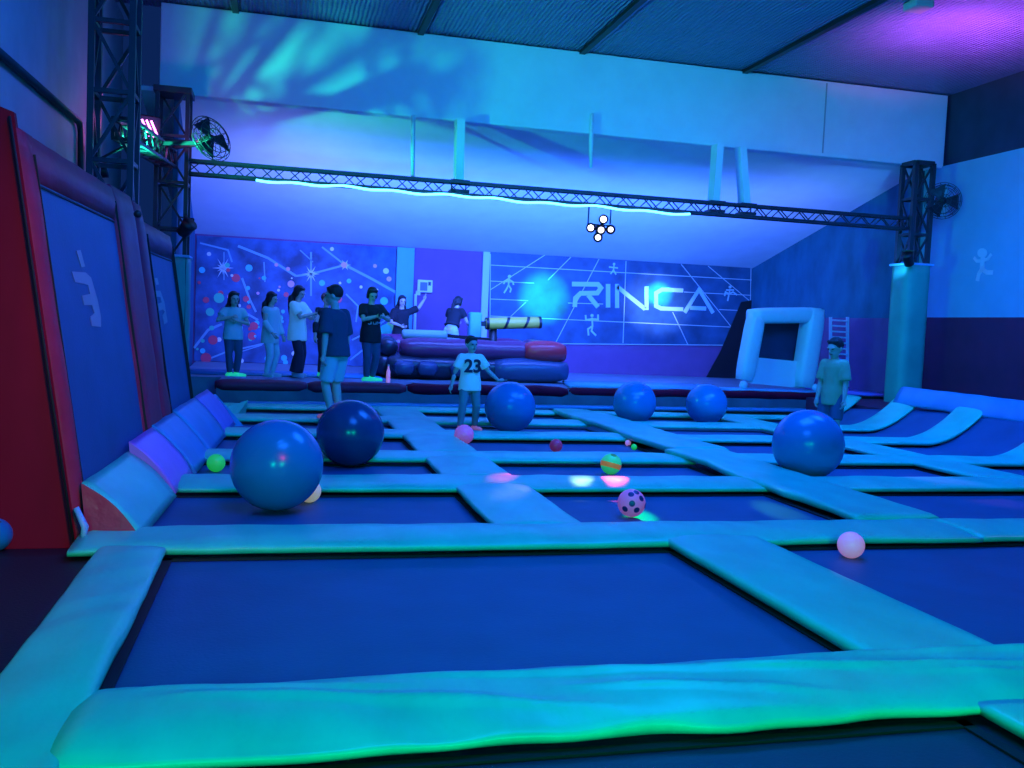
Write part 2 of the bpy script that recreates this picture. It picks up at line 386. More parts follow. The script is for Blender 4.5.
PADY = {2: (5.70, 6.32), 3: (7.73, 8.40), 4: (9.40, 10.02), 5: (11.35, 11.96), 6: (13.02, 13.66), 7: (14.72, 15.22)}
CA, CB, CC = (1.47, 2.14), (4.38, 5.10), (7.25, 7.92)
ontop = {(3, 'a'): 'under the largest light blue ball', (4, 'a'): 'with the navy ball and the small green ball',
         (3, 'b'): 'with the pink ball of dark spots on it', (4, 'b'): 'behind the pink and lime light spots', (5, 'b'): 'with the small red ball on it',
         (4, 'c'): 'with the big blue ball nearest the right side', (6, 'b'): 'under the boy in the white shirt'}
cname = {'a': 'left column beside the wedges', 'b': 'column between the two long pads', 'c': 'column right of the wavy long pad', 'd': 'right column'}
for r, (y0, y1) in ROWS.items():
    for cn, x0, x1 in (('a', -1.12, CA[0] + .1), ('b', CA[1] - .1, CB[0] + .1), ('c', CB[1] - .1, CC[0] + .1)):
        ex = ontop.get((r, cn), 'in the ' + cname[cn])
        o = bed(x0, x1, y0, y1, 'blue jumping mat of the %s row, %s' % (RN[r], ex))
        rim(o, x0 + .06, x1 - .055, y0 + .05, y1 - .045, .05, sides='RF' if cn == 'a' else 'LRF')
    if r >= 3:
        o = bed(CC[1] - .1, 9.98, y0, y1, 'blue mat of the %s row curving up the ramp at the right side' % RN[r], sloped=True)

# transverse pads
def xpath(x0, x1, y, z=0.): return [(x0, y, z), (x1, y, z)]
pad('safety_pad', xpath(-.66, 4.75, 3.275), .63, 'widest turquoise pad running across the bottom of the picture', seed=1, wav=.06, thick=.035, crown=.045, puff=1.0, K=30,
    ridges=((.9, .22, 4.3, -.08, .022, .035), (.3, .12, 1.9, -.20, .020, .04), (1.7, .02, 2.9, -.2, .016, .03), (2.6, .25, 5.3, .05, .018, .04), (.1, .25, 1.2, .1, .014, .04), (3.0, .0, 4.4, -.24, .014, .03)))
pad('safety_pad', xpath(-1.16, 5.02, 6.01), .63, 'turquoise pad across the far edge of the largest mat', seed=2, wav=.03, thick=.04, crown=.042)
pad('safety_pad', xpath(5.0, 9.5, 6.01), .63, 'turquoise pad ending at the notch behind the small pale pink ball', seed=3, wav=.03, thick=.04, crown=.042)
for r in (3, 4, 5, 6, 7):
    y = sum(PADY[r]) / 2; w = PADY[r][1] - PADY[r][0]
    pad('safety_pad', xpath(-1.1, 4.48, y), w, 'turquoise cross pad behind the %s row of mats, left of the wavy long pad' % RN[r], seed=10 + r, wav=.03, thick=.04, crown=.042)
    pts = [(4.98, y, 0), (8.3, y, 0)] + [(x, y, ramp(x, y)) for x in np.arange(8.37, 10.0 + .06 * (y - 11.3), .07)]
    pad('safety_pad', pts, w, 'turquoise cross pad behind the %s row of mats, its end curling up the ramp' % RN[r], seed=20 + r, wav=.02, thick=.04, crown=.03, wdir=(0, 1, 0))
# lengthwise pads
def ypath(x, y0, y1, z=0.): return [(x, y0, z), (x, y1, z)]
pad('safety_pad', [(-.80, 1.7, 0), (-.81, 5.75, 0)], .38, 'narrow turquoise pad along the left side of the largest mat', seed=31, wav=.02, puff=1.3)
pad('safety_pad', ypath(2.9, 3.45, 5.85), .70, 'broad turquoise pad dividing the largest mat from the violet mat', seed=32, wav=.015, thick=.055)
pad('safety_pad', ypath(3.0, 1.5, 3.0), .70, 'turquoise pad end showing in the bottom right corner', seed=33, wav=.02, thick=.05)
for r, (a, b) in enumerate(((6.28, 7.78), (8.36, 9.44), (9.98, 11.4), (11.92, 13.06), (13.62, 14.76))):
    pad('safety_pad', ypath(sum(CA) / 2, a - .12, b + .12, .004), .67, 'turquoise long pad beside the %s row mat that touches the left wedges' % RN[r + 3], seed=41 + r, wav=.02, thick=.045, crown=.025)
    pad('safety_pad', ypath(sum(CC) / 2, a - .12, b + .12, .004), .67, 'turquoise long pad left of the %s row ramp mat' % RN[r + 3], seed=51 + r, wav=.02, thick=.045, crown=.025)
pad('safety_pad', [(4.76, 6.3, 0), (4.76, 7.6, 0), (4.73, 9.0, .03), (4.68, 9.9, .045)], .74, 'wavy long pad lying over the cross pads, near length', seed=61, wav=.06, thick=.06, zoff=.015)
pad('safety_pad', [(4.76, 9.85, .03), (4.72, 11.0, .03), (4.76, 12.6, .03), (4.78, 15.0, 0)], .70, 'wavy long pad lying over the cross pads, far length', seed=62, wav=.06, thick=.08, zoff=.015)
pad('safety_pad', [(-.6, sy(-.6) - .22, .0), (10.9, sy(10.9) - .22, .0)], .30, 'flat blue strip pad lying at the foot of the stage front', m='pad_blue', seed=63, wav=.01, thick=.06)
# steep pad on top of the ramp
bm = B()
N = 60; rows = []
for i in range(N + 1):
    y = 5.6 + (13.55 - 5.6) * i / N; xo = .055 * (y - 11.3)
    nz = .012 * noise.noise((y * 2, 3, 1))
    pr = [(9.86, .42), (9.85, .46), (9.92, .60), (9.98, .70), (10.03, .72), (10.10, .70), (10.10, .62), (9.98, .42)]
    rows.append([bm.verts.new((x + xo + nz, y, z + nz)) for x, z in pr])
for a, b in zip(rows, rows[1:]):
    for q in range(8): bm.faces.new((a[q], a[(q + 1) % 8], b[(q + 1) % 8], b[q]))
bm.faces.new(rows[0][::-1]); bm.faces.new(rows[-1])
tag(new('safety_pad', bm, 'pad_blue'), 'long blue pad along the top of the ramp, below the dark wine wall', 'safety pad')
bm = B(); box(bm, (10.1, 5.6, -.8), (WR, 16.4, .30)); struct('floor_right_ledge', bm, 'wine_wall')

# ------------------------------------------------------------------ leaning wall trampolines, left
def wb(y): return -1.17 + .04 * (y - 6.1)               # foot line
LEAN = -.148
def wp(y, z, off=0.): return Vector((wb(y) + LEAN * z + off, y, z))
WN = (wp(7, 0) - wp(6, 0)).cross(wp(6, 1) - wp(6, 0)).normalized()
if WN.x < 0: WN = -WN
def wall_pad(bm, y0, z0, y1, z1, t=.07, out=.0, seed=0):
    """soft strip on the leaning plane"""
    ny, nz = max(2, int(abs(y1 - y0) / .1)), max(2, int(abs(z1 - z0) / .1))
    g = []
    for j in range(nz + 1):
        row = []
        for i in range(ny + 1):
            y = y0 + (y1 - y0) * i / ny; z = z0 + (z1 - z0) * j / nz
            u, v = 2 * i / ny - 1, 2 * j / nz - 1
            e = max(0, 1 - max(abs(u) ** 6, abs(v) ** 6)) ** .5
            row.append(bm.verts.new(wp(y, z) + WN * (out + t * (.35 + .65 * e) + .012 * noise.noise((y * 3, z * 3, seed)))))
        g.append(row)
    fs = [bm.faces.new((g[j][i], g[j][i + 1], g[j + 1][i + 1], g[j + 1][i])) for j in range(nz) for i in range(ny)]
    r = bmesh.ops.extrude_face_region(bm, geom=fs)
    bmesh.ops.translate(bm, vec=-WN * (t + .03), verts=[q for q in r['geom'] if isinstance(q, bmesh.types.BMVert)])
def wall_tramp(y0, y1, ztop, label, near):
    t = empty('wall_trampoline', (wb(y0), y0, 0), label, 'wall trampoline', 'wall trampolines leaning on the left')
    bm = B(); c = [wp(y0 + .08, .02), wp(y1 - .05, .02), wp(y1 - .05, ztop - .12), wp(y0 + .08, ztop - .12)]
    quad_slab(bm, c, .012); new('mat', bm, 'bed', t, False)
    bm = B()
    for (a, b) in ((c[0], c[3]), (c[1], c[2])): bar(bm, a + WN * .012, b + WN * .012, .01, .07)
    bar(bm, c[3] + WN * .012 + Vector((0, 0, -.17)), c[2] + WN * .012 + Vector((0, 0, -.17)), .07, .012)
    new('edge_shade', bm, 'rim', t, False)['label'] = 'black strip painted as shade under the pad edge'  # black bars paint the shadow line along the pads
    bm = B(); wall_pad(bm, y0 - .02, ztop - .27, y1 + .05, ztop, .05, seed=1); new('top_pad', bm, 'maroon', t)
    return t
t1 = wall_tramp(6.12, 8.50, 2.45, 'blue wall trampoline with the large pale mark, nearest of the leaning pair', True)
bm = B(); wall_pad(bm, 6.05, 0, 6.32, 2.46, .045, seed=4); new('side_pad', bm, 'maroon', t1)
bm = B()
prof = [wp(6.1, -.03), wp(6.1, 1.3), wp(6.1, 2.55), Vector((-1.75, 6.1, 2.62)), Vector((-2.6, 6.1, 2.62)), Vector((-2.6, 6.1, -.03))]
poly_slab(bm, prof, (0, -1, 0), .05)
new('end_panel', bm, 'maroon_dark', t1, False)['label'] = 'dark maroon end panel facing the camera'
bm = B(); tube(bm, [wp(6.06, 2.52) + Vector((-.02, -.03, 0)), wp(6.06, 2.1) + Vector((-.015, -.04, 0)), wp(6.06, 1.0) + Vector((-.012, -.05, 0)), wp(6.06, .02) + Vector((-.01, -.05, 0))], .008, 6)
new('seam_piping', bm, 'rim', t1)['label'] = 'dark seam between front and end panel'
bm = B(); tube(bm, [wp(6.02, .22) + WN * .03, wp(6.0, .10) + WN * .07, wp(5.98, .03) + WN * .05], [.018, .022, .016], 8); new('strap', bm, 'gym_mat', t1)['label'] = 'pale strap end at the foot'
t2 = wall_tramp(9.72, 11.45, 2.30, 'narrower blue wall trampoline with the small pale mark, further along the leaning pair', False)
bm = B(); wall_pad(bm, 9.34, 0, 9.80, 2.45, .05, seed=7); new('side_pad', bm, 'maroon', t2)
bm = B(); wall_pad(bm, 8.42, 0, 9.28, 2.47, .06, seed=9); new('side_pad', bm, 'maroon', t1)
bm = B(); sphere(bm, wp(9.0, 2.28) + WN * .11, .035, 10, 8); new('rope_hole', bm, 'black', t2)['label'] = 'black hole at the top of the divider'
bm = B(); poly_slab(bm, [wp(11.55, -.03), wp(11.55, 2.2), Vector((-1.9, 11.55, 2.25)), Vector((-1.9, 11.55, -.03))], (0, -1, 0), .05); new('end_panel', bm, 'maroon_dark', t2, False)
def mark(t, polys):
    bm = B()
    for p in polys: poly_slab(bm, [on_plane(x / 4, 192 + y / 4, wp(6.1, 1) + WN * .014, WN) for x, y in p], WN, .004)
    new('logo_mark', bm, mat('pale_mark_paint', (.16, .30, .36), .6), t, False)['label'] = 'pale block lettering mark'
mark(t1, [[(303, 235), (320, 232), (338, 298), (324, 302)],
          [(285, 318), (340, 322), (362, 342), (388, 430), (402, 500), (402, 540), (366, 536), (360, 500), (376, 485), (366, 452), (335, 452), (326, 415), (358, 408), (350, 372), (298, 360)]])
mark(t2, [[(617, 345), (628, 344), (634, 370), (624, 372)],
          [(612, 395), (640, 395), (656, 440), (669, 520), (656, 530), (649, 495), (658, 480), (650, 470), (636, 475), (630, 448), (645, 442), (640, 420), (617, 418)]])

# padded wedges at the foot
def wedge(y0, y1, m, label, top=.36, lift=0., toe=0., end=None, skew=0.):
    t = None
    bm = B(); n = 10; rows = []
    for i in range(n + 1):
        y = y0 + (y1 - y0) * i / n
        a = Vector((wb(y) + LEAN * top + .06, y - skew, top + lift + .012 * noise.noise((y * 2, 1, 0))))
        b = Vector((wb(y) + .30 + toe, y, .01 + lift * .3))
        c = Vector((wb(y) + .04, y, .01))
        row = [c]
        for k in range(9):
            u = k / 8; p = a.lerp(b, u); bulge = .03 * math.sin(PI * u) + .010 * noise.noise((y * 6, u * 3, top * 9))
            row.append(p + Vector((.7, 0, .7)) * bulge)
        rows.append([bm.verts.new(q) for q in row])
    for a, b in zip(rows, rows[1:]):
        k = len(a)
        for q in range(k): bm.faces.new((a[q], a[(q + 1) % k], b[(q + 1) % k], b[q]))
    first = [v.co.copy() for v in rows[0]]
    bm.faces.new(rows[-1]); bm.faces.new(rows[0][::-1])
    o = new('wedge_pad', bm, m); tag(o, label, 'wedge pad', 'wedge pads along the foot of the leaning wall')
    cap = [Vector(v) + Vector((0, -.004, 0)) for v in first]
    bm = B(); poly_slab(bm, cap, (0, -1, 0), .006)
    e = new('end_cap', bm, end or m, o, False)
    if end: e['label'] = 'glossy maroon end face'
    return o
MT['maroon_gloss'] = mat('glossy_maroon_vinyl', (.34, .05, .09), .22, bump=(9, .6, 3), var=.2)
wedge(6.10, 7.52, 'pad', 'turquoise wedge pad with maroon end face, nearest at the wall foot', .36, 0, .06, 'maroon_gloss')
wedge(7.56, 8.55, 'pad_violet', 'violet wedge pad raised behind the nearest turquoise wedge', .38, .05, .05)
wedge(8.60, 9.75, 'pad_blue', 'blue wedge pad directly behind the raised violet wedge', .44, 0, .07)
wedge(9.78, 11.35, 'pad_blue', 'longer blue wedge pad below the divider of the wall trampolines', .46, .0, .06)
wedge(11.40, 12.6, 'pad_violet', 'violet wedge pad furthest along the wall foot', .46, .0, .06)
bm = B(); p = [on_y(207, 396, 12.9), on_y(216, 394, 13.2), on_y(248, 431, 12.8), on_y(236, 440, 12.6)]
quad_slab(bm, p, .06); tag(new('wedge_pad', bm, 'pad_blue', None, False), 'blue pad flap twisted upright at the end of the wedge row', 'wedge pad', 'wedge pads along the foot of the leaning wall')
bm = B(); p = [on_y(213, 412, 13.5), on_y(248, 400, 14.2), on_y(246, 413, 14.2), on_y(231, 424, 13.6)]
quad_slab(bm, p, .06); tag(new('wedge_pad', bm, 'pad', None, False), 'pale triangular pad end before the left end of the stage', 'wedge pad', 'wedge pads along the foot of the leaning wall')
# ------------------------------------------------------------------ truss work
def box_truss(name, p0, p1, size, bays, label, cr=.024, lr=.010, up=Vector((0, 0, 1)), group=None, rungs=False):
    p0, p1 = Vector(p0), Vector(p1); d = (p1 - p0).normalized()
    t = empty(name, p0, label, 'truss', group)
    u, v = frame_of(d, up); h = size / 2
    cs = [u * (a * h) + v * (b * h) for a, b in ((-1, -1), (1, -1), (1, 1), (-1, 1))]
    for c in cs:
        bm = B(); bar(bm, p0 + c, p1 + c, cr * 2); new('chord', bm, 'steel', t, False)
    L = (p1 - p0).length
    for f in range(4):
        a, b = cs[f], cs[(f + 1) % 4]; bm = B()
        for k in range(bays):
            q0 = p0 + d * (L * k / bays); q1 = p0 + d * (L * (k + 1) / bays)
            bar(bm, q0 + (a if k % 2 else b), q1 + (b if k % 2 else a), lr * 2)
            if rungs: bar(bm, q0 + a, q0 + b, lr * 2.6)
        new('lacing', bm, 'steel', t, False)
    for q in (p0, p1):
        bm = B()
        for f in range(4): bar(bm, q + cs[f], q + cs[(f + 1) % 4], cr * 2)
        new('end_frame', bm, 'steel', t, False)
    return t
box_truss('lattice_tower', (-1.98, 11.95, -.8), (-1.98, 11.95, CEIL), .44, 9, 'tall dark lattice tower rising to the ceiling behind the wall trampolines', .035, .020, Vector((0, 1, 0)), rungs=True)
tw = box_truss('lattice_tower', (-1.72, 15.62, -.8), (-1.72, 15.62, 4.86), .44, 8, 'dark lattice tower under the end of the white beam, left of the mural', .030, .016, Vector((0, 1, 0)), rungs=True)
bm = B(); box(bm, (-2.0, 15.35, 4.80), (-1.44, 15.88, 4.895), .01); new('top_plate', bm, 'steel', tw, False)
box_truss('lattice_tower', (11.70, 15.62, -.5), (11.70, 15.62, 4.86), .38, 8, 'dark lattice tower above the green padded post', .038, .016, Vector((0, 1, 0)), rungs=True)
box_truss('box_truss', (-1.5, 15.62, 3.72), (11.5, 15.62, 3.72), .20, 60, 'long dark truss carrying the cyan light tube between the towers', .022, .008)
box_truss('box_truss', (-1.92, 12.22, 3.62), (-1.78, 15.38, 3.80), .24, 14, 'short dark truss joining the two lattice towers at the left wall', .020, .010)
# neon tube
bm = B(); pts = []
for i in range(61):
    x = 256 + (690 - 256) * i / 60; yy = 180 + (214.5 - 180) * i / 60 + .8 * math.sin(i * .9) + .5 * math.sin(i * .37)
    pts.append(on_y(x, yy, 15.46))
tube(bm, pts, .020, 8)
nt_ = new('light_tube', bm, mat('cyan_tube_glow', (.1, .6, .8), .4, emis=(.10, .62, 1.0), es=5.0)); tag(nt_, 'thin glowing cyan light tube along the underside of the long truss', 'light tube')
for k in range(0, 61, 10):
    bm = B(); box(bm, pts[k] + Vector((-.012, -.005, 0)), pts[k] + Vector((.012, .06, .05))); new('clip', bm, 'black', nt_, False)
# green padded posts
def post_pad(x, y, w, z0, z1, label):
    t = empty('post_pad', (x, y, z0), label, 'post pad')
    bm = B(); n = 16; rows = []
    for k in range(n + 1):
        z = z0 + (z1 - z0) * k / n; ring = []
        for q in range(28):
            a = 2 * PI * q / 28; c, s = math.cos(a), math.sin(a)
            r = w / 2 * (abs(c) ** 5 + abs(s) ** 5) ** (-1 / 5) + .012 * noise.noise((q * .4, z * 2.2, x))
            ring.append(bm.verts.new((x + r * c, y + r * s, z)))
        rows.append(ring)
    for a, b in zip(rows, rows[1:]):
        for q in range(28): bm.faces.new((a[q], a[(q + 1) % 28], b[(q + 1) % 28], b[q]))
    bm.faces.new(rows[0][::-1]); bm.faces.new(rows[-1]); new('cover', bm, 'post_pad', t)
    bm = B(); box(bm, (x - w / 2 - .01, y - w / 2 - .012, z1 - .03), (x + w / 2 + .01, y + w / 2 + .012, z1 + .012), .01); new('cover_rim', bm, 'gym_mat', t, False)
post_pad(11.70, 15.62, .55, -.3, 2.96, 'tall green padded post under the tower at the right')
post_pad(-1.72, 15.62, .58, -.3, 2.32, 'green padded post partly hidden behind the far wall trampoline')
# hangers between beam and truss
def hanger(x, x2, w, z0, label, y=15.78):
    t = empty('hanger_post', (x, y, z0), label, 'hanger', 'hangers between the white beam and the long truss')
    bm = B(); bar(bm, (x2, y, z0), (x, y, 4.90), w, w * .5); new('post', bm, 'white_wall', t, False)
    bm = B(); box(bm, (x2 - w * .6, y - .20, 3.66), (x2 + w * .6, y + .06, 3.71), .008); box(bm, (x2 - w * .6, y - .2, z0 - .03), (x2 + w * .6, y + .06, z0 + .01), .006)
    for s in (-.45, .45): bar(bm, (x2 + s * w, y - .04, 3.66), (x2 + s * w, y - .04, z0), .02)
    new('clamp', bm, 'steel', t, False)
hanger(2.83, 2.85, .27, 3.86, 'broad white hanger above the staff wall sign, left of the light cluster')
hanger(7.60, 7.58, .25, 3.86, 'upright white hanger right of the light cluster')
hanger(8.05, 8.20, .25, 3.86, 'slightly slanted white hanger nearest the right tower')
for (x, z0, z1, yy, lb) in ((2.04, 3.84, 4.9, 15.78, 'thin pale rod hanging from the beam beside the broad hanger'), (5.2, 4.32, 5.25, 15.86, 'short thin pale rod fixed to the face of the beam')):
    bm = B(); tube(bm, [(x, yy, z1), (x + .01, yy, (z0 + z1) / 2), (x + .03, yy, z0)], [.035, .04, .03], 8); sphere(bm, (x + .03, yy, z0), .035, 8, 6)
    o = new('hanging_rod', bm, 'white_wall'); tag(o, lb, 'rod')
# wall conduit left
bm = B(); tube(bm, [(WL + .06, 6.5, 3.72), (WL + .06, 13.35, 3.86), (WL + .06, 13.5, 3.75), (WL + .06, 13.55, 2.2)], .045, 8)
tag(new('wall_pipe', bm, 'steel'), 'dark pipe running along the pale left wall down to the tower', 'pipe')
# round cage fans
def fan(c, r, face, label, arm=None):
    c = Vector(c); t = empty('cage_fan', c, label, 'fan'); n = Vector(face).normalized(); u, v = frame_of(n)
    def circ(rr, off, k=28): return [c + n * off + u * (rr * math.cos(2 * PI * i / k)) + v * (rr * math.sin(2 * PI * i / k)) for i in range(k + 1)]
    bm = B()
    for off, rr in ((.09, r * .35), (.08, r * .7), (.0, r), (-.08, r * .7), (-.09, r * .35), (.045, r * .88), (-.045, r * .88)): tube(bm, circ(rr, off), .006, 5, False)
    for i in range(14):
        a = 2 * PI * i / 14; q = u * math.cos(a) + v * math.sin(a)
        tube(bm, [c + n * .1 + q * .05, c + n * .08 + q * r * .7, c + q * r, c - n * .08 + q * r * .7, c - n * .1 + q * .05], .004, 5, False)
    new('guard', bm, 'steel', t)
    bm = B()
    for i in range(3):
        a = 2 * PI * i / 3; q = u * math.cos(a) + v * math.sin(a); w = v * math.cos(a) - u * math.sin(a)
        quad_slab(bm, [c + q * .05 - w * .03, c + q * r * .8 - w * .17 + n * .03, c + q * r * .8 + w * .13 - n * .03, c + q * .05 + w * .05], .006)
    new('blade_set', bm, 'black', t, False)
    bm = B(); tube(bm, [c - n * .28, c - n * .24, c - n * .02, c + n * .05], [.05, .085, .08, .03], 14); new('motor', bm, 'black', t)
    bm = B()
    if arm:
        for q in arm: bar(bm, c - n * .16, Vector(q), .05)
        new('bracket', bm, 'steel', t, False)
fan((-1.02, 13.74, 3.86), .33, (.62, -.62, .3), 'dark round cage fan beside the pink lamp at the left towers', [(-1.70, 15.3, 3.95), (-1.70, 14.0, 3.78)])
fan((12.05, 15.3, 4.16), .34, (-.35, -.9, -.1), 'added cage fan standing in for the round wall shadow behind the right tower', [(11.88, 15.55, 4.15)])  # fan form added in place of a round shadow on the wall
# lamps on the truss
def par_can(c, d, label, r=.10, L=.24, parent_pt=None):
    c = Vector(c); d = Vector(d).normalized(); t = empty('spot_lamp', c, label, 'lamp')
    bm = B(); tube(bm, [c - d * L, c - d * L * .9, c, c + d * .03], [r * .6, r * .9, r, r * 1.08], 16); new('housing', bm, 'black', t)
    bm = B(); u, v = frame_of(d); a = c - d * L * .4
    for s in (-1, 1): bar(bm, a + u * (s * r * 1.15), a + u * (s * r * 1.15) + Vector((0, 0, .16)), .02)
    bar(bm, a + u * r * 1.15 + Vector((0, 0, .16)), a - u * r * 1.15 + Vector((0, 0, .16)), .02)
    if parent_pt: bar(bm, a + Vector((0, 0, .16)), Vector(parent_pt), .025)
    new('yoke', bm, 'black', t, False)
par_can((-1.42, 15.15, 2.78), (.4, -.5, .45), 'small black spot lamp low on the left tower above the padded post', .11, .22, (-1.5, 15.4, 2.95))
par_can((11.28, 15.2, 3.08), (-.5, -.3, .7), 'small black spot lamp low on the right tower just above the green post', .10, .22, (11.5, 15.42, 3.1))
par_can((-2.24, 12.86, 3.18), (1, .3, .3), 'small black spot lamp under the short wall truss, aimed at the white beam', .08, .18, (-2.0, 12.8, 3.5))
c = on_y(150, 129, 14.7)
t = empty('flood_lamp', c, 'glowing pink lamp with slanted light bars between the left towers', 'lamp')
d = (EYEV - c).normalized(); d = (d + Vector((.25, 0, 0))).normalized(); u, v = frame_of(d)
bm = B(); mt = Matrix((( u.x, v.x, d.x, c.x), (u.y, v.y, d.y, c.y), (u.z, v.z, d.z, c.z), (0, 0, 0, 1)))
box(bm, (-.15, -.19, -.09), (.15, .19, 0), .02, mt); new('housing', bm, 'black', t)
bm = B()
for k in (-1, 0, 1):
    a = c + d * .01 + u * (k * .065)
    bar(bm, a - u * .06 + v * .12 , a + u * .06 - v * .12, .035, .012)
new('light_bar', bm, mat('pink_lamp_glow', (.8, .3, .8), .4, emis=(1.0, .25, .95), es=5.0), t, False)['label'] = 'three glowing pink bars'
bm = B(); bar(bm, c - d * .1, Vector((-1.82, 14.75, 3.86)), .04); new('bracket', bm, 'steel', t, False)
pl = bpy.data.lights.new('pink_lamp_light', 'POINT'); pl.energy = 10; pl.color = (1, .2, .9); pl.shadow_soft_size = .12
po = bpy.data.objects.new('pink_lamp_light', pl); COL.objects.link(po); po.location = c + d * .2
# five-lens cluster
c0 = on_y(599, 227, 15.4); t = empty('party_light', c0, 'five lens party light cluster hanging under the long truss', 'lamp')
dirc = (EYEV - c0).normalized(); glow = mat('white_lens_glow', (.9, .85, .9), .3, emis=(1.0, .9, .95), es=4.0)
for (px, py, rr) in ((603.5, 219.3, .055), (590.8, 227.8, .052), (601, 230, .052), (610.7, 229.5, .045), (598, 237.5, .048)):
    q = on_y(px, py, 15.4 - .04); u, v = frame_of(dirc)
    bm = B(); tube(bm, [q - dirc * .18, q - dirc * .12, q - dirc * .01], [.04, .075, .085], 14); hd = new('lamp_head', bm, 'black', t)
    bm = B(); tube(bm, [q - dirc * .012, q + dirc * .004], [rr, rr * .92], 16); new('lens', bm, glow, hd)
bm = B(); cc = on_y(600, 229, 15.52)
for px, py in ((603.5, 219.3), (590.8, 227.8), (610.7, 229.5), (598, 237.5)): bar(bm, cc, on_y(px, py, 15.5), .05)
box(bm, cc - Vector((.07, .05, .07)), cc + Vector((.07, .06, .07)), .01)
new('body', bm, 'black', t, False)
bm = B()
for px in (588, 610): bar(bm, on_y(px, 224, 15.55), on_y(px + 1, 207, 15.62), .022)
bar(bm, on_y(588, 224, 15.55), on_y(610, 226, 15.55), .022)
new('bracket', bm, 'steel', t, False)
bm = B(); box(bm, (8.55, 11.7, CEIL - .12), (8.85, 12.0, CEIL - .002), .02); t = tag(new('ceiling_box', bm, 'grey_wall', None, False), 'small pale square box on the foil ceiling by the dark batten', 'box')

# ------------------------------------------------------------------ stage: walls, mural, panel
YM = BY - .03
def pb(x, y, Y=YM - .02): return on_y(x, y, Y)
NB = Vector((0, -1, 0))
def disc(bm, c, r, n=14, t=.004): poly_slab(bm, [Vector(c) + Vector((r * math.cos(2 * PI * k / n), 0, r * math.sin(2 * PI * k / n))) for k in range(n)], NB, t)
t = empty('wall_mural', (0, YM, SZ), 'dark blue star and light trail mural behind the queue of people', 'mural')
bm = B(); box(bm, (-1.94, YM - .012, SZ + .01), (2.62, BY - .002, 3.22)); new('backdrop', bm, 'mural_dark', t, False)
bm = B()
PXW = .0236
trail_paint = mat('trail_paint', (.16, .42, .55), .5)
def trail(pts, w):
    bm = B(); stroke(bm, [pb(*p) for p in pts], w * PXW, NB, .004); new('light_trail', bm, trail_paint, t, False)
for pts, w in (([(200, 243), (228, 250), (232, 262)], 1.6), ([(238, 246), (268, 258), (296, 276)], 2.4), ([(296, 276), (311, 274), (345, 265)], 2.0), ([(322, 247), (345, 265)], 1.8),
               ([(345, 265), (372, 279), (397, 293)], 2.6), ([(311, 252), (311, 296)], 1.8), ([(264, 262), (265, 282)], 1.2), ([(242, 278), (250, 300), (256, 312)], 2.0),
               ([(346, 294), (358, 306), (356, 322)], 1.5), ([(194, 348), (208, 330), (222, 324)], 2.4), ([(206, 360), (226, 352), (262, 344), (270, 338)], 1.6), ([(244, 312), (258, 320)], 2.0),
               ([(352, 340), (372, 330), (388, 318)], 1.6), ([(224, 252), (224, 280)], 1.0), ([(300, 250), (313, 262)], 1.0), ([(240, 352), (262, 345)], 1.0), ([(350, 360), (368, 346), (372, 338)], 1.5)):
    trail(pts, w)
bm = B()
star_paint = mat('star_paint', (.5, .7, .75), .5)
for (x, y, L) in ((223, 268, 11), (311, 274, 9), (345, 265, 6)):
    bm = B()
    for k in range(12):
        a = PI * k / 6; l = L * (1 if k % 2 == 0 else .6)
        poly_slab(bm, [pb(x + 1.1 * math.sin(a), y - 1.1 * math.cos(a)), pb(x + l * math.cos(a), y + l * math.sin(a)), pb(x - 1.1 * math.sin(a), y + 1.1 * math.cos(a))], NB, .005)
    new('starburst', bm, star_paint, t, False)
rng = random.Random(3)
cols = {'green': (.05, .6, .35), 'teal': (.05, .6, .65), 'red': (.75, .06, .12), 'pink': (.8, .35, .6), 'white': (.7, .75, .7)}
fixed = {'green': [(219, 298, 5), (210, 312, 4), (322, 283, 3), (386, 330, 6), (280, 318, 3)], 'teal': [(249, 268, 3.4), (202, 270, 3), (349, 281, 2.4), (384, 301, 4), (248, 288, 2), (264, 278, 2.2), (284, 358, 3)],
         'red': [(236, 278, 4), (213, 340, 4.5), (206, 358, 5), (252, 336, 4), (246, 299, 3), (206, 300, 3), (254, 326, 4), (338, 299, 4)], 'pink': [(291, 284, 3.4), (344, 265, 3), (389, 279, 2.6), (375, 266, 2), (233, 297, 2), (288, 269, 2)],
         'white': [(386, 271, 3), (361, 287, 1.6), (377, 290, 1.4), (340, 283, 1.4), (332, 249, 2), (209, 254, 2)]}
for k in fixed:
    for _ in range(9): fixed[k].append((rng.uniform(196, 300), rng.uniform(262, 366), rng.uniform(.8, 2.6)))
    dm = mat(k + '_dot_paint', cols[k], .5)
    for x, y, r in fixed[k]:
        bm = B(); disc(bm, pb(x, y, YM - .021 - .0004 * rng.random()), r * PXW, 14)
        new('paint_dot', bm, dm, t, False)['label'] = k + ' paint dot'
bm = B(); stroke(bm, [pb(378, 338), pb(388, 328), pb(397, 321)], 9 * PXW, NB, .004); new('light_trail', bm, mat('lime_trail_paint', (.25, .7, .15), .5), t, False)['label'] = 'lime green streak'
bm = B(); box(bm, (2.64, BY - .10, SZ), (3.06, BY, 3.24), .01); tag(new('wall_pillar', bm, 'pillar', None, False), 'sky blue painted pillar right of the mural', 'pillar')
bm = B(); box(bm, (4.76, BY - .08, SZ), (4.93, BY, 3.26), .008); tag(new('wall_strip', bm, 'line', None, False), 'pale upright strip at the edge of the lettered panel', 'strip')

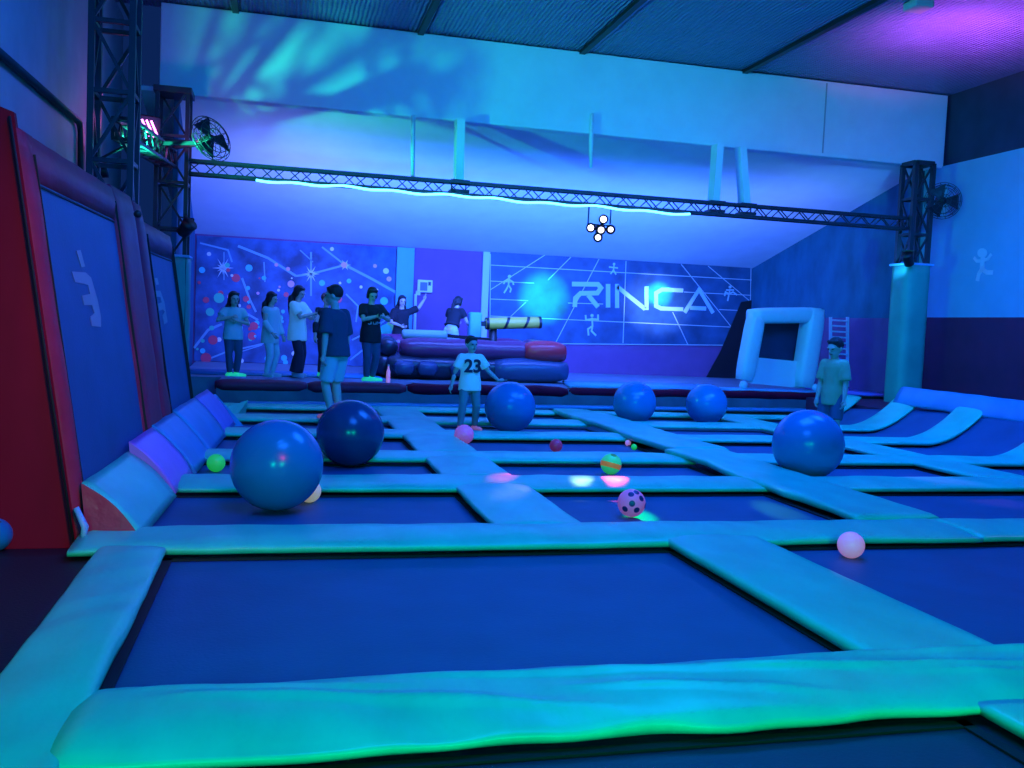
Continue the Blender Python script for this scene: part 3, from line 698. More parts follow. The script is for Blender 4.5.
# RINCA panel
t = empty('sign_panel', (8.4, YM, 1.0), 'dark blue lettered panel reading RINCA with white perspective lines', 'sign')
bm = B(); poly_slab(bm, [pb(489, 252, BY - .005), pb(752, 267, BY - .005), pb(750, 346.5, BY - .005), pb(489, 342, BY - .005)], NB, .035); new('panel', bm, 'rinca_dark', t, False)
YP = BY - .042
def pr(x, y): return on_y(x, y, YP)
bm = B()
for a, b in (((490, 265), (751.5, 280)), ((490, 281), (534, 283.2)), ((684, 292), (751, 295.3)), ((490, 299), (528, 300.6)), ((568, 303), (603, 304)), ((719, 309.5), (750, 311)), ((490, 316), (740, 327.5)),
             ((545, 255), (490, 290)), ((571, 257), (548, 280)), ((526, 302), (490, 336)), ((599, 259), (556, 342)), ((626, 261), (623, 343)), ((672.6, 312), (688, 345)), ((681, 264), (733, 329)), ((708, 266), (751.5, 302.5)),
             ((500, 343.2), (727, 345.2)), ((490.5, 254), (489.8, 341)), ((751, 268), (749.5, 345))):
    stroke(bm, [pr(*a), pr(*b)], .8 * PXW, NB, .004)
new('grid_lines', bm, 'line', t, False)
sc_ = lambda u, v: pr(480 + u / 7.314, 240 + v / 7.314)
sc2 = lambda u, v: pr(600 + u / 6.4, 240 + v / 6.4)
def letter(strokes, w=5.0):
    bm = B()
    for s in strokes: stroke(bm, s, w * PXW, NB, .012)
    new('letter', bm, 'letter', t, False)
letter([[sc_(672, 322), sc_(862, 324), sc_(884, 350), sc_(858, 388), sc_(735, 390), sc_(697, 425), sc_(692, 490)], [sc_(790, 402), sc_(862, 490)]])
letter([[pr(608, 284), pr(608, 307.5)]])
letter([[pr(617, 308), pr(617, 284)], [pr(617, 286.5), pr(645, 309)], [pr(646.5, 310), pr(646.5, 286.5)]], 4.6)
letter([[pr(683, 290.5), pr(662, 289.5), pr(656, 293), pr(656, 306), pr(661, 308.5), pr(683, 309.3)]], 4.4)
letter([[pr(684.5, 312.5), pr(699, 289.5), pr(713, 313)], [pr(690, 307.8), pr(706, 308.6)]], 4.4)
def figure(parent, P, head, hr, limbs, w, m='letter', name='painted_figure', nrm=NB):
    bm = B()
    disc_pts = [P(head[0] + hr * math.cos(a), head[1] + hr * math.sin(a)) for a in [2 * PI * k / 10 for k in range(10)]]
    poly_slab(bm, disc_pts, nrm, .006)
    for l in limbs: stroke(bm, [P(*q) for q in l], w * PXW, nrm, .006)
    return new(name, bm, m, parent, False)
figure(t, pr, (509.5, 276.5), 1.8, [[(509, 278), (508.5, 285), (511, 289), (510, 292.5)], [(508.5, 285), (506.5, 289), (504, 293)], [(509, 279.5), (505, 281.5), (503.5, 284)], [(509, 279.5), (513, 282), (513.5, 285)]], 1.7)
figure(t, pr, (592, 315.5), 1.6, [[(592, 317.5), (592.5, 326), (588, 329), (588.5, 335.5)], [(592.5, 326), (591.5, 331), (596, 335.5)], [(592, 319), (586, 320), (585.5, 315)], [(592, 319), (598, 319.5), (598, 314.5)]], 1.9)
figure(t, pr, (614, 264), 1.3, [[(614, 265), (613.5, 270), (610.5, 274)], [(613.5, 270), (616, 274.5)], [(609, 267), (618, 268)]], 1.5)
figure(t, pr, (730, 287), 1.5, [[(730, 289), (729, 294), (725.5, 292), (724.5, 296)], [(729, 294), (733, 292), (737, 295)], [(726, 290), (734, 290)], [(729, 294), (727.5, 301)]], 1.7)
# wall runner on the right wall
PWX = .0165
rw = lambda x, y: on_x(x, y, WR - .008)
t = empty('wall_figure', rw(983, 262), 'pale painted running child figure on the right wall', 'wall painting')
bm = B(); nrm = Vector((-1, 0, 0))
poly_slab(bm, [rw(982.5 + 5 * math.cos(a), 253 + 4.8 * math.sin(a)) for a in [2 * PI * k / 14 for k in range(14)]], nrm, .006); new('head', bm, 'line', t, False)
bm = B()
for l, w in (([(983, 257), (982, 270)], .11), ([(982, 269), (979, 274), (977.5, 281)], .09), ([(982, 269), (987, 272.5), (993, 272.5)], .08), ([(982, 261), (977, 261), (974, 257.5)], .06), ([(982, 261), (988, 259), (991.5, 254)], .06)):
    stroke(bm, [rw(*q) for q in l], w, nrm, .006)
new('body', bm, 'line', t, False)
# black drape at the far right of the back wall
bm = B(); poly_slab(bm, [on_y(x, y, BY - .05) for x, y in ((741, 302), (752, 300), (752, 382), (705, 379), (720, 352))], NB, .03)
tag(new('black_drape', bm, 'black', None, False), 'black cloth hanging on the back wall behind the white inflatable frame', 'drape')
# white box sign and pole
t = empty('wall_box', pb(425, 292, BY - .1), 'white wall box the staff member is reaching for', 'wall box')
bm = B(); box(bm, on_y(417.5, 292, BY - .12), on_y(432, 280.5, BY - .004), .012); new('case', bm, 'white_wall', t, False)
bm = B(); a, b = on_y(420, 290.5, BY - .128), on_y(427.5, 282.5, BY - .128); box(bm, a, b + Vector((0, .01, 0))); new('screen', bm, 'infl_blue', t, False)
bm = B(); a, b = on_y(428.2, 285.5, BY - .128), on_y(431, 282, BY - .128); box(bm, a, b + Vector((0, .01, 0))); new('button_plate', bm, 'black', t, False)
bm = B(); pz = on_y(415, 326, BY - .3); tube(bm, [(pz.x, pz.y, SZ), on_y(415.6, 294, BY - .3)], .035, 8); box(bm, on_y(416, 295, BY - .32), on_y(420, 291, BY - .25)); tag(new('white_pole', bm, 'line', None, False), 'thin white pole below the white wall box', 'pole')
# ladder at the right
t = empty('wall_ladder', on_y(840, 384, 17.9), 'white runged ladder against the wall behind the boy in the khaki shirt', 'ladder')
for x in (830.5, 847.5):
    bm = B(); bar(bm, on_y(x, 387, 17.9), on_y(x, 317, 17.9), .05); new('rail', bm, 'line', t, False)
for k in range(11):
    y = 320 + 5.6 * k; bm = B(); bar(bm, on_y(830.5, y, 17.9), on_y(847.5, y + 1, 17.9), .035); new('rung', bm, 'line', t, False)

# ------------------------------------------------------------------ stage edge pads and mats
def edge_roll(x0, x1, z, r, m, label, seed):
    bm = B(); pts = []; rad = []
    n = int((x1 - x0) / .12)
    for i in range(n + 1):
        x = x0 + (x1 - x0) * i / n
        pts.append((x, sy(x) + .06 + .02 * noise.noise((x, seed, 0)), z + .015 * noise.noise((x * 1.7, seed, 2)))); k = 1 if 0 < i < n else .7
        rad.append((r * k * (1.5 + .1 * noise.noise((x * 3, seed, 5))), r * k * (1 + .12 * noise.noise((x * 2.3, seed, 7)))))
    tube(bm, pts, rad, 14); tag(new('stage_edge_pad', bm, m), label, 'edge pad', 'maroon pads on the stage edge')
edge_roll(-1.02, .42, SZ - .04, .10, 'maroon', 'maroon stage edge pad at the left end, below the girl in green shoes', 1)
edge_roll(.44, 2.1, SZ - .05, .10, 'maroon', 'maroon stage edge pad behind the legs of the teenager in pale shorts', 2)
edge_roll(2.12, 5.1, SZ - .05, .10, 'maroon_dark', 'dark maroon stage edge pad in front of the inflatable tubes', 3)
edge_roll(5.12, 10.7, SZ - .05, .085, 'maroon_dark', 'thin maroon stage edge pad under the blue mats on the right half', 4)
def gym_mat(c, label, z0=SZ, t=.05, m='gym_mat'):
    bm = B(); poly_slab(bm, [Vector((p.x, p.y, z0 + .002)) for p in c], (0, 0, 1), t)
    bmesh.ops.bevel(bm, geom=list(bm.edges), offset=.012, segments=2, affect='EDGES'); tag(new('floor_mat', bm, m), label, 'floor mat', 'blue mats on the stage')
gym_mat([Vector((5.2, sy(5.2) + .12, 0)), Vector((8.6, sy(8.6) + .12, 0)), Vector((8.7, 18.4, 0)), Vector((5.6, 18.2, 0))], 'light blue floor mat on the stage between inflatable and white frame')
gym_mat([Vector((8.65, sy(8.6) + .12, 0)), Vector((11.0, sy(11) + .05, 0)), Vector((11.2, 17.6, 0)), Vector((8.72, 17.55, 0))], 'light blue floor mat under the white inflatable frame')
gym_mat([Vector((11.06, sy(11) - .1, 0)), Vector((12.3, sy(12.2) - .6, 0)), Vector((12.35, 18.6, 0)), Vector((11.26, 18.4, 0))], 'violet floor mat at the right end of the stage beside the green post', m='pad_violet')
gym_mat([Vector((-1.65, 17.6, 0)), Vector((1.9, 17.7, 0)), Vector((1.9, 19.2, 0)), Vector((-1.7, 19.1, 0))], 'pale blue floor mat under the queue by the mural', m='pad_blue', t=.02)

# ------------------------------------------------------------------ inflatable sweeper ring
t = empty('inflatable_arena', (3.75, 18.6, SZ), 'dark plum and blue inflatable ring of stacked tubes on the stage', 'inflatable')
def cush(bm, pts, r, seg=18): tube(bm, pts, r, seg)
def infl_tube(name, a, b, r, m, bulge=4):
    bm = B(); a, b = Vector(a), Vector(b); n = bulge * 8; pts = []; rad = []
    for i in range(n + 1):
        u = i / n; e = min(u, 1 - u) * n
        k = 1 if e > 3 else (0.72, .88, .95, .985)[int(e)]
        pts.append(a.lerp(b, u)); rad.append(r * k * (1 - .07 * abs(math.cos(PI * u * bulge)) ** 12))
    tube(bm, pts, rad, 18); return new(name, bm, m, t)
zf = SZ
infl_tube('tube', (2.0, 18.1, zf + .24), (5.35, 18.1, zf + .24), .24, 'infl_dark', 5)
infl_tube('tube', (2.25, 18.12, zf + .60), (5.1, 18.12, zf + .60), .22, 'infl_plum', 3)
infl_tube('tube', (5.45, 18.1, zf + .24), (5.45, 20.6, zf + .24), .24, 'infl_dark', 3)
infl_tube('tube', (5.42, 18.3, zf + .62), (5.42, 20.6, zf + .62), .22, 'infl_plum', 3)
infl_tube('tube', (1.98, 18.3, zf + .24), (1.98, 20.6, zf + .24), .24, 'infl_dark', 3)
infl_tube('tube', (2.05, 18.3, zf + .60), (2.05, 20.6, zf + .60), .22, 'infl_dark', 3)
infl_tube('tube', (2.0, 20.7, zf + .24), (5.4, 20.7, zf + .24), .24, 'infl_dark', 5)
infl_tube('tube', (2.0, 20.7, zf + .62), (5.4, 20.7, zf + .62), .22, 'infl_plum', 5)
b1 = infl_tube('bolster', (4.72, 17.98, zf + .62), (5.55, 17.98, zf + .62), .235, 'infl_red', 1); b1['label'] = 'red end bolster'
b2 = infl_tube('bolster', (4.1, 17.95, zf + .25), (5.6, 17.95, zf + .25), .25, 'infl_blue', 1); b2['label'] = 'blue lower bolster at the right corner'
for x, m in ((2.3, 'infl_blue'), (2.75, 'infl_blue'), (3.4, 'infl_blue')):
    bm = B(); tube(bm, [(x - .15, 17.86, zf + .23), (x - .13, 17.83, zf + .23), (x + .13, 17.83, zf + .23), (x + .15, 17.86, zf + .23)], [.08, .14, .14, .08], 14); new('bolster', bm, m, t)['label'] = 'short blue bolster between dark tubes'
bm = B(); box(bm, (2.2, 18.3, zf + .004), (5.3, 20.5, zf + .16), .05); new('bouncing_floor', bm, 'infl_blue', t)
# sweeper
t = empty('sweeper_machine', (4.38, 19.4, zf + .16), 'sweeper with a yellow padded arm and a grey padded arm inside the inflatable ring', 'sweeper')
bm = B(); tube(bm, [(4.38, 19.4, zf + .16), (4.38, 19.4, zf + .6), (4.38, 19.4, zf + 1.22)], [.22, .10, .07], 16); new('hub', bm, 'black', t)
q0, q1 = on_y(486, 323.5, 19.3), on_y(541, 322.5, 19.3)
bm = B(); tube(bm, [q0, q0.lerp(q1, .03), q0.lerp(q1, .97), q1], [.09, .125, .125, .09], 18); ya = new('sweeper_arm', bm, 'yellow', t); ya['label'] = 'yellow padded arm with black bands'
for u in (.02, .36, .72, .97):
    bm = B(); p = q0.lerp(q1, u); dd = (q1 - q0).normalized(); sl = Vector((.06 if .1 < u < .9 else 0, 0, 0))
    rings = tube(bm, [p - dd * .03, p + dd * .03], [.131, .131], 18, False)
    for rg in rings:
        for vv in rg: vv.co.x += (vv.co.z - p.z) * (.45 if .1 < u < .9 else 0)
    new('band', bm, 'black', ya)
bm = B(); bar(bm, q0 + Vector((-.10, .03, -.01)), q0 + Vector((.02, 0, 0)), .10); bar(bm, (4.38, 19.4, zf + 1.15), q0 + Vector((-.04, .02, -.02)), .08); new('arm_joint', bm, 'black', t, False)
q0, q1 = on_y(402, 334, 18.9), on_y(447, 335.5, 18.9)
bm = B(); tube(bm, [q0, q0.lerp(q1, .04), q0.lerp(q1, .96), q1], [.07, .10, .10, .07], 18); new('sweeper_arm', bm, 'greyteal', t)['label'] = 'grey padded arm'
bm = B(); bar(bm, q1 - Vector((.1, 0, 0)), (4.38, 19.4, zf + .8), .07); new('arm_joint', bm, 'black', t, False)
bm = B(); box(bm, on_y(466.5, 345, 20.4), on_y(482.5, 312.5, 20.1), .04); t = tag(new('foam_block', bm, 'pillar'), 'upright teal foam block beside the bending staff member', 'foam block')

# ------------------------------------------------------------------ white inflatable frame
t = empty('inflatable_goal', (10.3, 17.3, SZ + .05), 'white inflatable goal frame with a dark opening on the right of the stage', 'inflatable')
GY = 17.25
def gp(x, y, dy=0.): return on_y(x, y, GY + dy)
def sq_tube(bm, pts, r, dep):
    rings = []; ns = 20
    fine = [Vector(pts[0])]
    for a, b in zip(pts, pts[1:]):
        a, b = Vector(a), Vector(b); fine += [a.lerp(b, (i + 1) / 8) for i in range(8)]
    N = len(fine)
    for i, p in enumerate(fine):
        d = (fine[min(i + 1, N - 1)] - fine[max(0, i - 1)]).normalized(); u = Vector((0, 1, 0)); v = d.cross(u).normalized()
        e = min(i, N - 1 - i); k = (.85, .96, 1)[min(e, 2)]
        rings.append([bm.verts.new(p + u * (dep * k * math.copysign(abs(math.cos(a)) ** .55, math.cos(a))) + v * (r * k * math.copysign(abs(math.sin(a)) ** .55, math.sin(a)))) for a in [2 * PI * q / ns for q in range(ns)]])
    for a, b in zip(rings, rings[1:]):
        for q in range(ns): bm.faces.new((a[q], a[(q + 1) % ns], b[(q + 1) % ns], b[q]))
    bm.faces.new(rings[0][::-1]); bm.faces.new(rings[-1])
bm = B(); sq_tube(bm, [gp(744, 380), gp(757, 312)], .165, .20); new('post', bm, 'infl_white', t)
bm = B(); sq_tube(bm, [gp(802, 387), gp(814, 309)], .20, .24); new('post', bm, 'infl_white', t)
bm = B(); sq_tube(bm, [gp(750, 316), gp(818, 315)], .165, .20); new('top_bar', bm, 'infl_white', t)
bm = B(); quad_slab(bm, [gp(748, 383, .12), gp(802, 388, .12), gp(804, 362, .12), gp(752, 357, .12)], .12); new('kick_panel', bm, 'infl_white', t, False)
bm = B(); quad_slab(bm, [gp(748, 358, .34), gp(803, 362, .34), gp(812, 318, .34), gp(757, 318, .34)], .02); new('back_sheet', bm, 'navy', t, False)['label'] = 'dark navy back sheet'
for (px, py, r, lb) in ((744, 377.5, .085, 'pale ball at the foot of the left post of the white frame'), (815.5, 385.5, .075, 'pale ball at the foot of the right post of the white frame')):
    c = on_y(px, py, 16.95); c.z = SZ + .052 + r
    bm = B(); sphere(bm, c, r, 20, 14); o = tag(new('small_ball', bm, 'line'), lb, 'ball', 'small play balls')

# ------------------------------------------------------------------ balls
def gym_ball(px, py, rpx, m, label, axis):
    """exercise ball resting on a mat, with the size the photo shows"""
    d = ray(px, py); k = (EYE + .042) / (rpx - d.z); c = EYEV + d * k; r = rpx * k
    t = empty('exercise_ball', (c.x, c.y, c.z - r), label, 'exercise ball', 'big exercise balls on the mats')
    bm = B(); vs = sphere(bm, (0, 0, 0), r, 96, 96)
    for v in vs:
        la = math.asin(max(-1, min(1, v.co.z / r)))
        k = 1 - .0035 * (1 - min(1, abs(math.sin(la * 14)) * 5)) if abs(la) < 1.25 else 1
        v.co *= k
    rot = Vector((0, 0, 1)).rotation_difference(Vector(axis).normalized()).to_matrix().to_4x4()
    bmesh.ops.transform(bm, matrix=Matrix.Translation(c) @ rot, verts=vs); new('shell', bm, m, t)
    bm = B(); ax = Vector(axis).normalized(); tube(bm, [c + ax * (r - .01), c + ax * (r + .003), c + ax * (r + .006)], [.022, .022, .014], 12); new('valve_plug', bm, 'line', t)
gym_ball(277, 465, 45.5, 'ball_blue', 'largest light blue exercise ball, nearest to the camera', (-.5, .6, .5))
gym_ball(350.5, 433, 33.5, 'ball_navy', 'dark navy glossy exercise ball behind the nearest blue ball', (.6, .5, .5))
gym_ball(510, 407, 25.5, 'ball_blue', 'blue exercise ball under the hand of the boy in the white shirt', (.5, .5, .7))
gym_ball(634.5, 402.5, 21.5, 'ball_blue', 'blue exercise ball left of the pair before the stage', (-.5, .7, .4))
gym_ball(706.5, 404, 20.5, 'ball_blue', 'blue exercise ball right of the pair before the stage', (.3, .8, .4))
gym_ball(808, 444.5, 35, 'ball_blue', 'blue exercise ball in front of the boy in the khaki shirt', (.4, .6, .7))

def small_ball(px, py, rpx, m, label, z=-.04, extra=None, name='play_ball', knob=False):
    d = ray(px, py); k = (EYE - z) / (rpx - d.z); c = EYEV + d * k; r = rpx * k
    t = empty(name, (c.x, c.y, z), label, 'ball', 'small play balls')
    bm = B(); vs = sphere(bm, (0, 0, 0), r, 48, 32)
    if knob:
        for v in vs: v.co *= 1 + .05 * (noise.noise(v.co / r * 4.5) > .15)
    bmesh.ops.translate(bm, vec=c, verts=vs); new('shell', bm, m, t)
    if extra: extra(t, c, r)
    else:
        d = Vector((.4, -.3, .8)).normalized(); bm = B(); tube(bm, [c + d * (r - .004), c + d * (r + .001)], [r * .08, r * .06], 8); new('valve', bm, 'rim', t)
    return t
def cap_on(t, c, r, d, ang, m, name='patch', off=1.012):
    """curved patch following the ball surface"""
    d = Vector(d).normalized(); u, v = frame_of(d); bm = B(); rings = []
    for j in range(1, 5):
        a = ang * j / 4
        rings.append([bm.verts.new(c + (d * math.cos(a) + (u * math.cos(2 * PI * k / 16) + v * math.sin(2 * PI * k / 16)) * math.sin(a)) * r * off) for k in range(16)])
    top = bm.verts.new(c + d * r * off)
    for k in range(16): bm.faces.new((top, rings[0][k], rings[0][(k + 1) % 16]))
    for a, b in zip(rings, rings[1:]):
        for k in range(16): bm.faces.new((a[k], a[(k + 1) % 16], b[(k + 1) % 16], b[k]))
    return new(name, bm, m, t)
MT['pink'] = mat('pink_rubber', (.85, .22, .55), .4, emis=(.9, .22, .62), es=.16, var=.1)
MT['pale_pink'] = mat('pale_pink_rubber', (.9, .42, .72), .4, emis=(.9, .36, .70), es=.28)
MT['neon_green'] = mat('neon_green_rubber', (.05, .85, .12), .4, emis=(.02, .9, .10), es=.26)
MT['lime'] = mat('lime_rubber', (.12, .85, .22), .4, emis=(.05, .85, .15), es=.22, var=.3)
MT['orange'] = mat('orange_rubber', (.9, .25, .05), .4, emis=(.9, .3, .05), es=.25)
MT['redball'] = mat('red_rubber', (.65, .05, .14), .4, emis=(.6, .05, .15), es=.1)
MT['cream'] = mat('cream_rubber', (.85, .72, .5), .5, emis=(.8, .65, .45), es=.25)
MT['plumspot'] = mat('plum_print', (.10, .03, .16), .4)
small_ball(216, 463, 9, 'neon_green', 'small neon green ball on the mat near the wedges')
def spots(t, c, r):
    for d in ((-.35, -1, .15), (.05, -1, -.35), (.45, -.8, .5), (-.7, -.6, -.3), (.15, -.5, .9), (-.3, -.6, .75), (.8, -.5, -.1)): cap_on(t, c, r, d, .22, 'plumspot', 'printed_spot')
small_ball(631.5, 503, 14, 'pink', 'pink ball with dark printed spots on the mat between the long pads', extra=spots)
def stripes(t, c, r):
    bm = B(); ax = Vector((.25, .1, 1)).normalized(); u, v = frame_of(ax); rings = []
    for h in (-.35, -.2, -.05, .1): rings.append([bm.verts.new(c + (ax * h + (u * math.cos(2 * PI * k / 32) + v * math.sin(2 * PI * k / 32)) * math.sqrt(1 - h * h)) * r * 1.012) for k in range(32)])
    for a, b in zip(rings, rings[1:]):
        for k in range(32): bm.faces.new((a[k], a[(k + 1) % 32], b[(k + 1) % 32], b[k]))
    new('orange_band', bm, 'orange', t)
    cap_on(t, c, r, (.1, -.4, 1), .3, 'yellow', 'yellow_patch')
small_ball(611, 464, 10.5, 'lime', 'lime green ball with an orange band beside the cross pad', extra=stripes)
small_ball(464, 434.5, 9.5, 'pink', 'knobbly pink ball at the feet of the boy in the white shirt', knob=True)
small_ball(556, 445.5, 6.5, 'redball', 'small red ball on the fifth row mat')
small_ball(851, 545, 13.2, 'pale_pink', 'small pale pink ball on the violet mat in front of the cross pad')
small_ball(309.5, 491, 11.5, 'cream', 'cream ball half hidden behind the nearest blue ball')
small_ball(-6, 535, 17, 'ball_blue', 'pale blue ball cut off by the left picture edge beside the maroon panel')
small_ball(628, 443, 3, 'pale_pink', 'tiny pink ball beside the wavy long pad')
small_ball(634, 447, 3, 'neon_green', 'tiny green ball beside the wavy long pad')
# bottle on the stage edge
t = empty('bottle', on_z(388, 383, SZ + .1), 'thin pale bottle standing on the stage edge in front of the inflatable', 'bottle')
p = on_z(388, 383, SZ + .005)
bm = B(); tube(bm, [p, p + Vector((0, 0, .01)), p + Vector((0, 0, .20)), p + Vector((0, 0, .26)), p + Vector((0, 0, .30))], [.03, .036, .036, .016, .014], 12); new('body', bm, 'pale_pink', t)
bm = B(); tube(bm, [p + Vector((0, 0, .30)), p + Vector((0, 0, .33))], .017, 12); new('cap', bm, 'line', t)
# ------------------------------------------------------------------ people
def solid(name, bm, m, parent, voxel, smooth=4, mtx=None):
    """fuse overlapping pieces into one continuous surface"""
    me = bpy.data.meshes.new('tmp'); bmesh.ops.recalc_face_normals(bm, faces=bm.faces)
    if mtx is not None: bmesh.ops.transform(bm, matrix=mtx, verts=bm.verts)
    bm.to_mesh(me); bm.free()
    o = bpy.data.objects.new('tmp', me); COL.objects.link(o)
    r = o.modifiers.new('r', 'REMESH'); r.mode = 'VOXEL'; r.voxel_size = voxel
    s = o.modifiers.new('s', 'SMOOTH'); s.factor = .5; s.iterations = smooth
    bpy.context.view_layer.update()
    ev = o.evaluated_get(bpy.context.evaluated_depsgraph_get())
    out = bpy.data.meshes.new_from_object(ev); out.name = name
    bpy.data.objects.remove(o); bpy.data.meshes.remove(me)
    for p in out.polygons: p.use_smooth = True
    out.materials.clear(); out.materials.append(MT[m] if isinstance(m, str) else m)
    q = bpy.data.objects.new(name, out); COL.objects.link(q); q.parent = parent
    q.matrix_parent_inverse = parent_matrix(parent).inverted()
    return q
def chain(bm, pts, rad, seg=12):
    pts = [Vector(p) for p in pts]
    tube(bm, pts, rad, seg)
    for p, r in zip(pts, rad):
        r0 = min(r) if isinstance(r, tuple) else r
        sphere(bm, p, r0 * .99, seg, 8)
def ik(a, b, l1, l2, pole):
    a, b = Vector(a), Vector(b); d = b - a; L = min(d.length, (l1 + l2) * .995); d.normalize(); b = a + d * L
    x = (l1 * l1 - l2 * l2 + L * L) / (2 * L); h = math.sqrt(max(0, l1 * l1 - x * x))
    p = Vector(pole); p = (p - d * p.dot(d)).normalized()
    return a + d * x + p * h, b
def person(label, loc, yaw, H, lean=0., side=0., hands=None, feet=None, head=(0, 0), hair='short', kid=False, top='tee_black', bottom='trouser_dark', shoe='shoe_pink',
           hem=.46, sleeve=.55, loose=1., leg_end=.06, flare=0., gest=('relaxed', 'relaxed'), hairm='hair', extra=None, wide=1.):
    t = empty('person', loc, label, 'person', None, yaw)
    Mw = Matrix.Translation(Vector(loc)) @ Matrix.Rotation(yaw, 4, 'Z') @ Matrix.Scale(H, 4)   # build in units of body height, facing -Y
    hs = 1.16 if kid else 1.0
    Pv = Vector((0, 0, .52)); Rl = Matrix.Rotation(lean, 3, 'X') @ Matrix.Rotation(side, 3, 'Y')
    def T(x, y, z): return Pv + Rl @ (Vector((x, y, z)) - Pv)
    shz = .80 if not kid else .785
    sw = .100 * wide
    # ---- body
    bm = B()
    tors = [(.47, .075, .058), (.53, .082, .062), (.60, .072, .054), (.68, .080, .058), (.75, .092, .058), (.795, .085, .048), (.82, .040, .036)]
    tube(bm, [T(0, 0, z) for z, a, b in tors], [(b, a * wide) for z, a, b in tors], 20, hint=Vector((1, 0, 0)))
    nk = .865 if not kid else .845
    chain(bm, [T(0, .004, .79), T(0, -.004, nk)], [.036, .031])
    hc0 = Vector((0, -.012, .928 if not kid else .915))
    Hm = Matrix.Rotation(head[0], 3, 'Z') @ Matrix.Rotation(head[1], 3, 'X')
    hc = T(*hc0)
    def HD(x, y, z): return hc + Hm @ (Vector((x, y, z)) * hs)
    def hsph(b, c, r, u=16, v=12): sphere(b, HD(*c), tuple(q * hs for q in r), u, v, mtx=Hm.to_4x4())
    hsph(bm, (0, .006, .010), (.049, .060, .060)); hsph(bm, (0, -.012, -.030), (.038, .043, .040)); hsph(bm, (0, -.036, -.056), (.017, .016, .014))
    chain(bm, [HD(0, -.056, .006), HD(0, -.070, -.020), HD(0, -.058, -.024)], [.006, .0085, .006], 8)
    for s in (-1, 1):
        hsph(bm, (s * .050, .006, -.006), (.007, .013, .019), 8, 8)
        hsph(bm, (s * .019, -.050, .014), (.017, .010, .006), 8, 6)
    hands = hands or {}; arms = {}
    for s, nm in ((-1, 'R'), (1, 'L')):
        sh = T(s * sw, 0, shz - .012); tg = hands.get(nm, (s * .165, -.02, .44)); pole = hands.get(nm + 'p', (s * .5, .7, -.2))
        el, wr = ik(sh, tg, .165, .145, pole); arms[nm] = (sh, el, wr)
        chain(bm, [T(s * .06, 0, shz - .015), sh, sh.lerp(el, .4), el, el.lerp(wr, .35), wr], [.036, .034, .030, .024, .024, .0165])
        d = (wr - el).normalized(); g = gest[0 if nm == 'R' else 1]
        if nm + 'd' in hands: d = Vector(hands[nm + 'd']).normalized()
        pn = Vector(hands.get(nm + 'n', (-s, 0, .15)))            # direction the palm faces
        acr = d.cross(pn).normalized(); pn = acr.cross(d).normalized()
        th = acr if acr.y < 0 else -acr
        if nm + 't' in hands: th = acr if acr.dot(Vector(hands[nm + 't'])) > 0 else -acr
        tube(bm, [wr, wr + d * .018, wr + d * .042, wr + d * .054], [(.013, .015), (.012, .022), (.011, .024), (.009, .021)], 10, hint=pn)
        curl = {'relaxed': .45, 'flat': .08, 'grip': 1.15}[g]
        for k, (off, ln) in enumerate(((.0175, .040), (.006, .045), (-.006, .041), (-.0175, .032))):
            b0 = wr + d * .048 + th * off; b1 = b0; pts = [b0 - d * .01]; a = curl * (.6 + .1 * k)
            spread = th * (off * 1.2)
            for j, q in enumerate((.45, .32, .23)):
                dd = (d * math.cos(a) + pn * math.sin(a) + spread * .35 / .0175 * .35).normalized(); b1 = b1 + dd * (ln * q * 1.05); pts.append(b1); a += curl * .8
            chain(bm, [b0 - d * .008] + pts[1:], [.0060, .0056, .0052, .0044], 8)
        b0 = wr + d * .016 + th * .018
        chain(bm, [b0, b0 + (d * .6 + th * .8 + pn * .2).normalized() * .018, b0 + (d * .85 + th * .6 + pn * (.2 + curl * .5)).normalized() * .036], [.0075, .0065, .0052], 8)
    feet = feet or {}; legs = {}
    for s, nm in ((-1, 'R'), (1, 'L')):
        f = feet.get(nm, (s * .06, 0.)); hp = Vector((s * .047, 0, .50)); fa = feet.get(nm + 'a', s * .25)
        an = Vector((f[0], f[1], .045 + (f[2] if len(f) > 2 else 0)))
        kn, an2 = ik(hp, an, .235, .232, feet.get(nm + 'p', (s * .25, -1, 0)))
        legs[nm] = (hp, kn, an2, Vector((math.sin(fa), -math.cos(fa), 0)))
        chain(bm, [hp, hp.lerp(kn, .35), kn, kn.lerp(an2, .3), an2], [.056, .050, .034, .034, .021])
        fd = legs[nm][3]; b = an2 - Vector((0, 0, .025)); chain(bm, [b - fd * .022, b + fd * .05, b + fd * .095], [.019, .018, .012])
    body = solid('body', bm, 'skin', t, .0052 * H, 3, Mw)
    # ---- face
    for s in (-1, 1):
        bm = B(); sphere(bm, HD(s * .019, -.0545, .004), (.0075 * hs, .005 * hs, .0048 * hs), 10, 8, mtx=Hm.to_4x4()); bmesh.ops.transform(bm, matrix=Mw, verts=bm.verts); new('eye', bm, 'eye', t)
    bm = B(); sphere(bm, HD(0, -.0535, -.037), (.015 * hs, .005 * hs, .0042 * hs), 10, 8, mtx=Hm.to_4x4()); bmesh.ops.transform(bm, matrix=Mw, verts=bm.verts); new('mouth', bm, 'lip', t)
    # ---- hair
    bm = B(); hsph(bm, (0, .016, .024), (.056, .062, .060), 20, 14)
    for k in range(7):
        a = (k - 3) * .32; hsph(bm, (.043 * math.sin(a), -.030 * math.cos(a) - .004, .056), (.016, .014, .013), 8, 6)
    if hair in ('long', 'pony', 'bob'):
        for s in (-1, 1): hsph(bm, (s * .044, .010, -.012), (.016, .036, .045), 10, 8)
        hsph(bm, (0, .046, -.015), (.046, .026, .055), 12, 8)
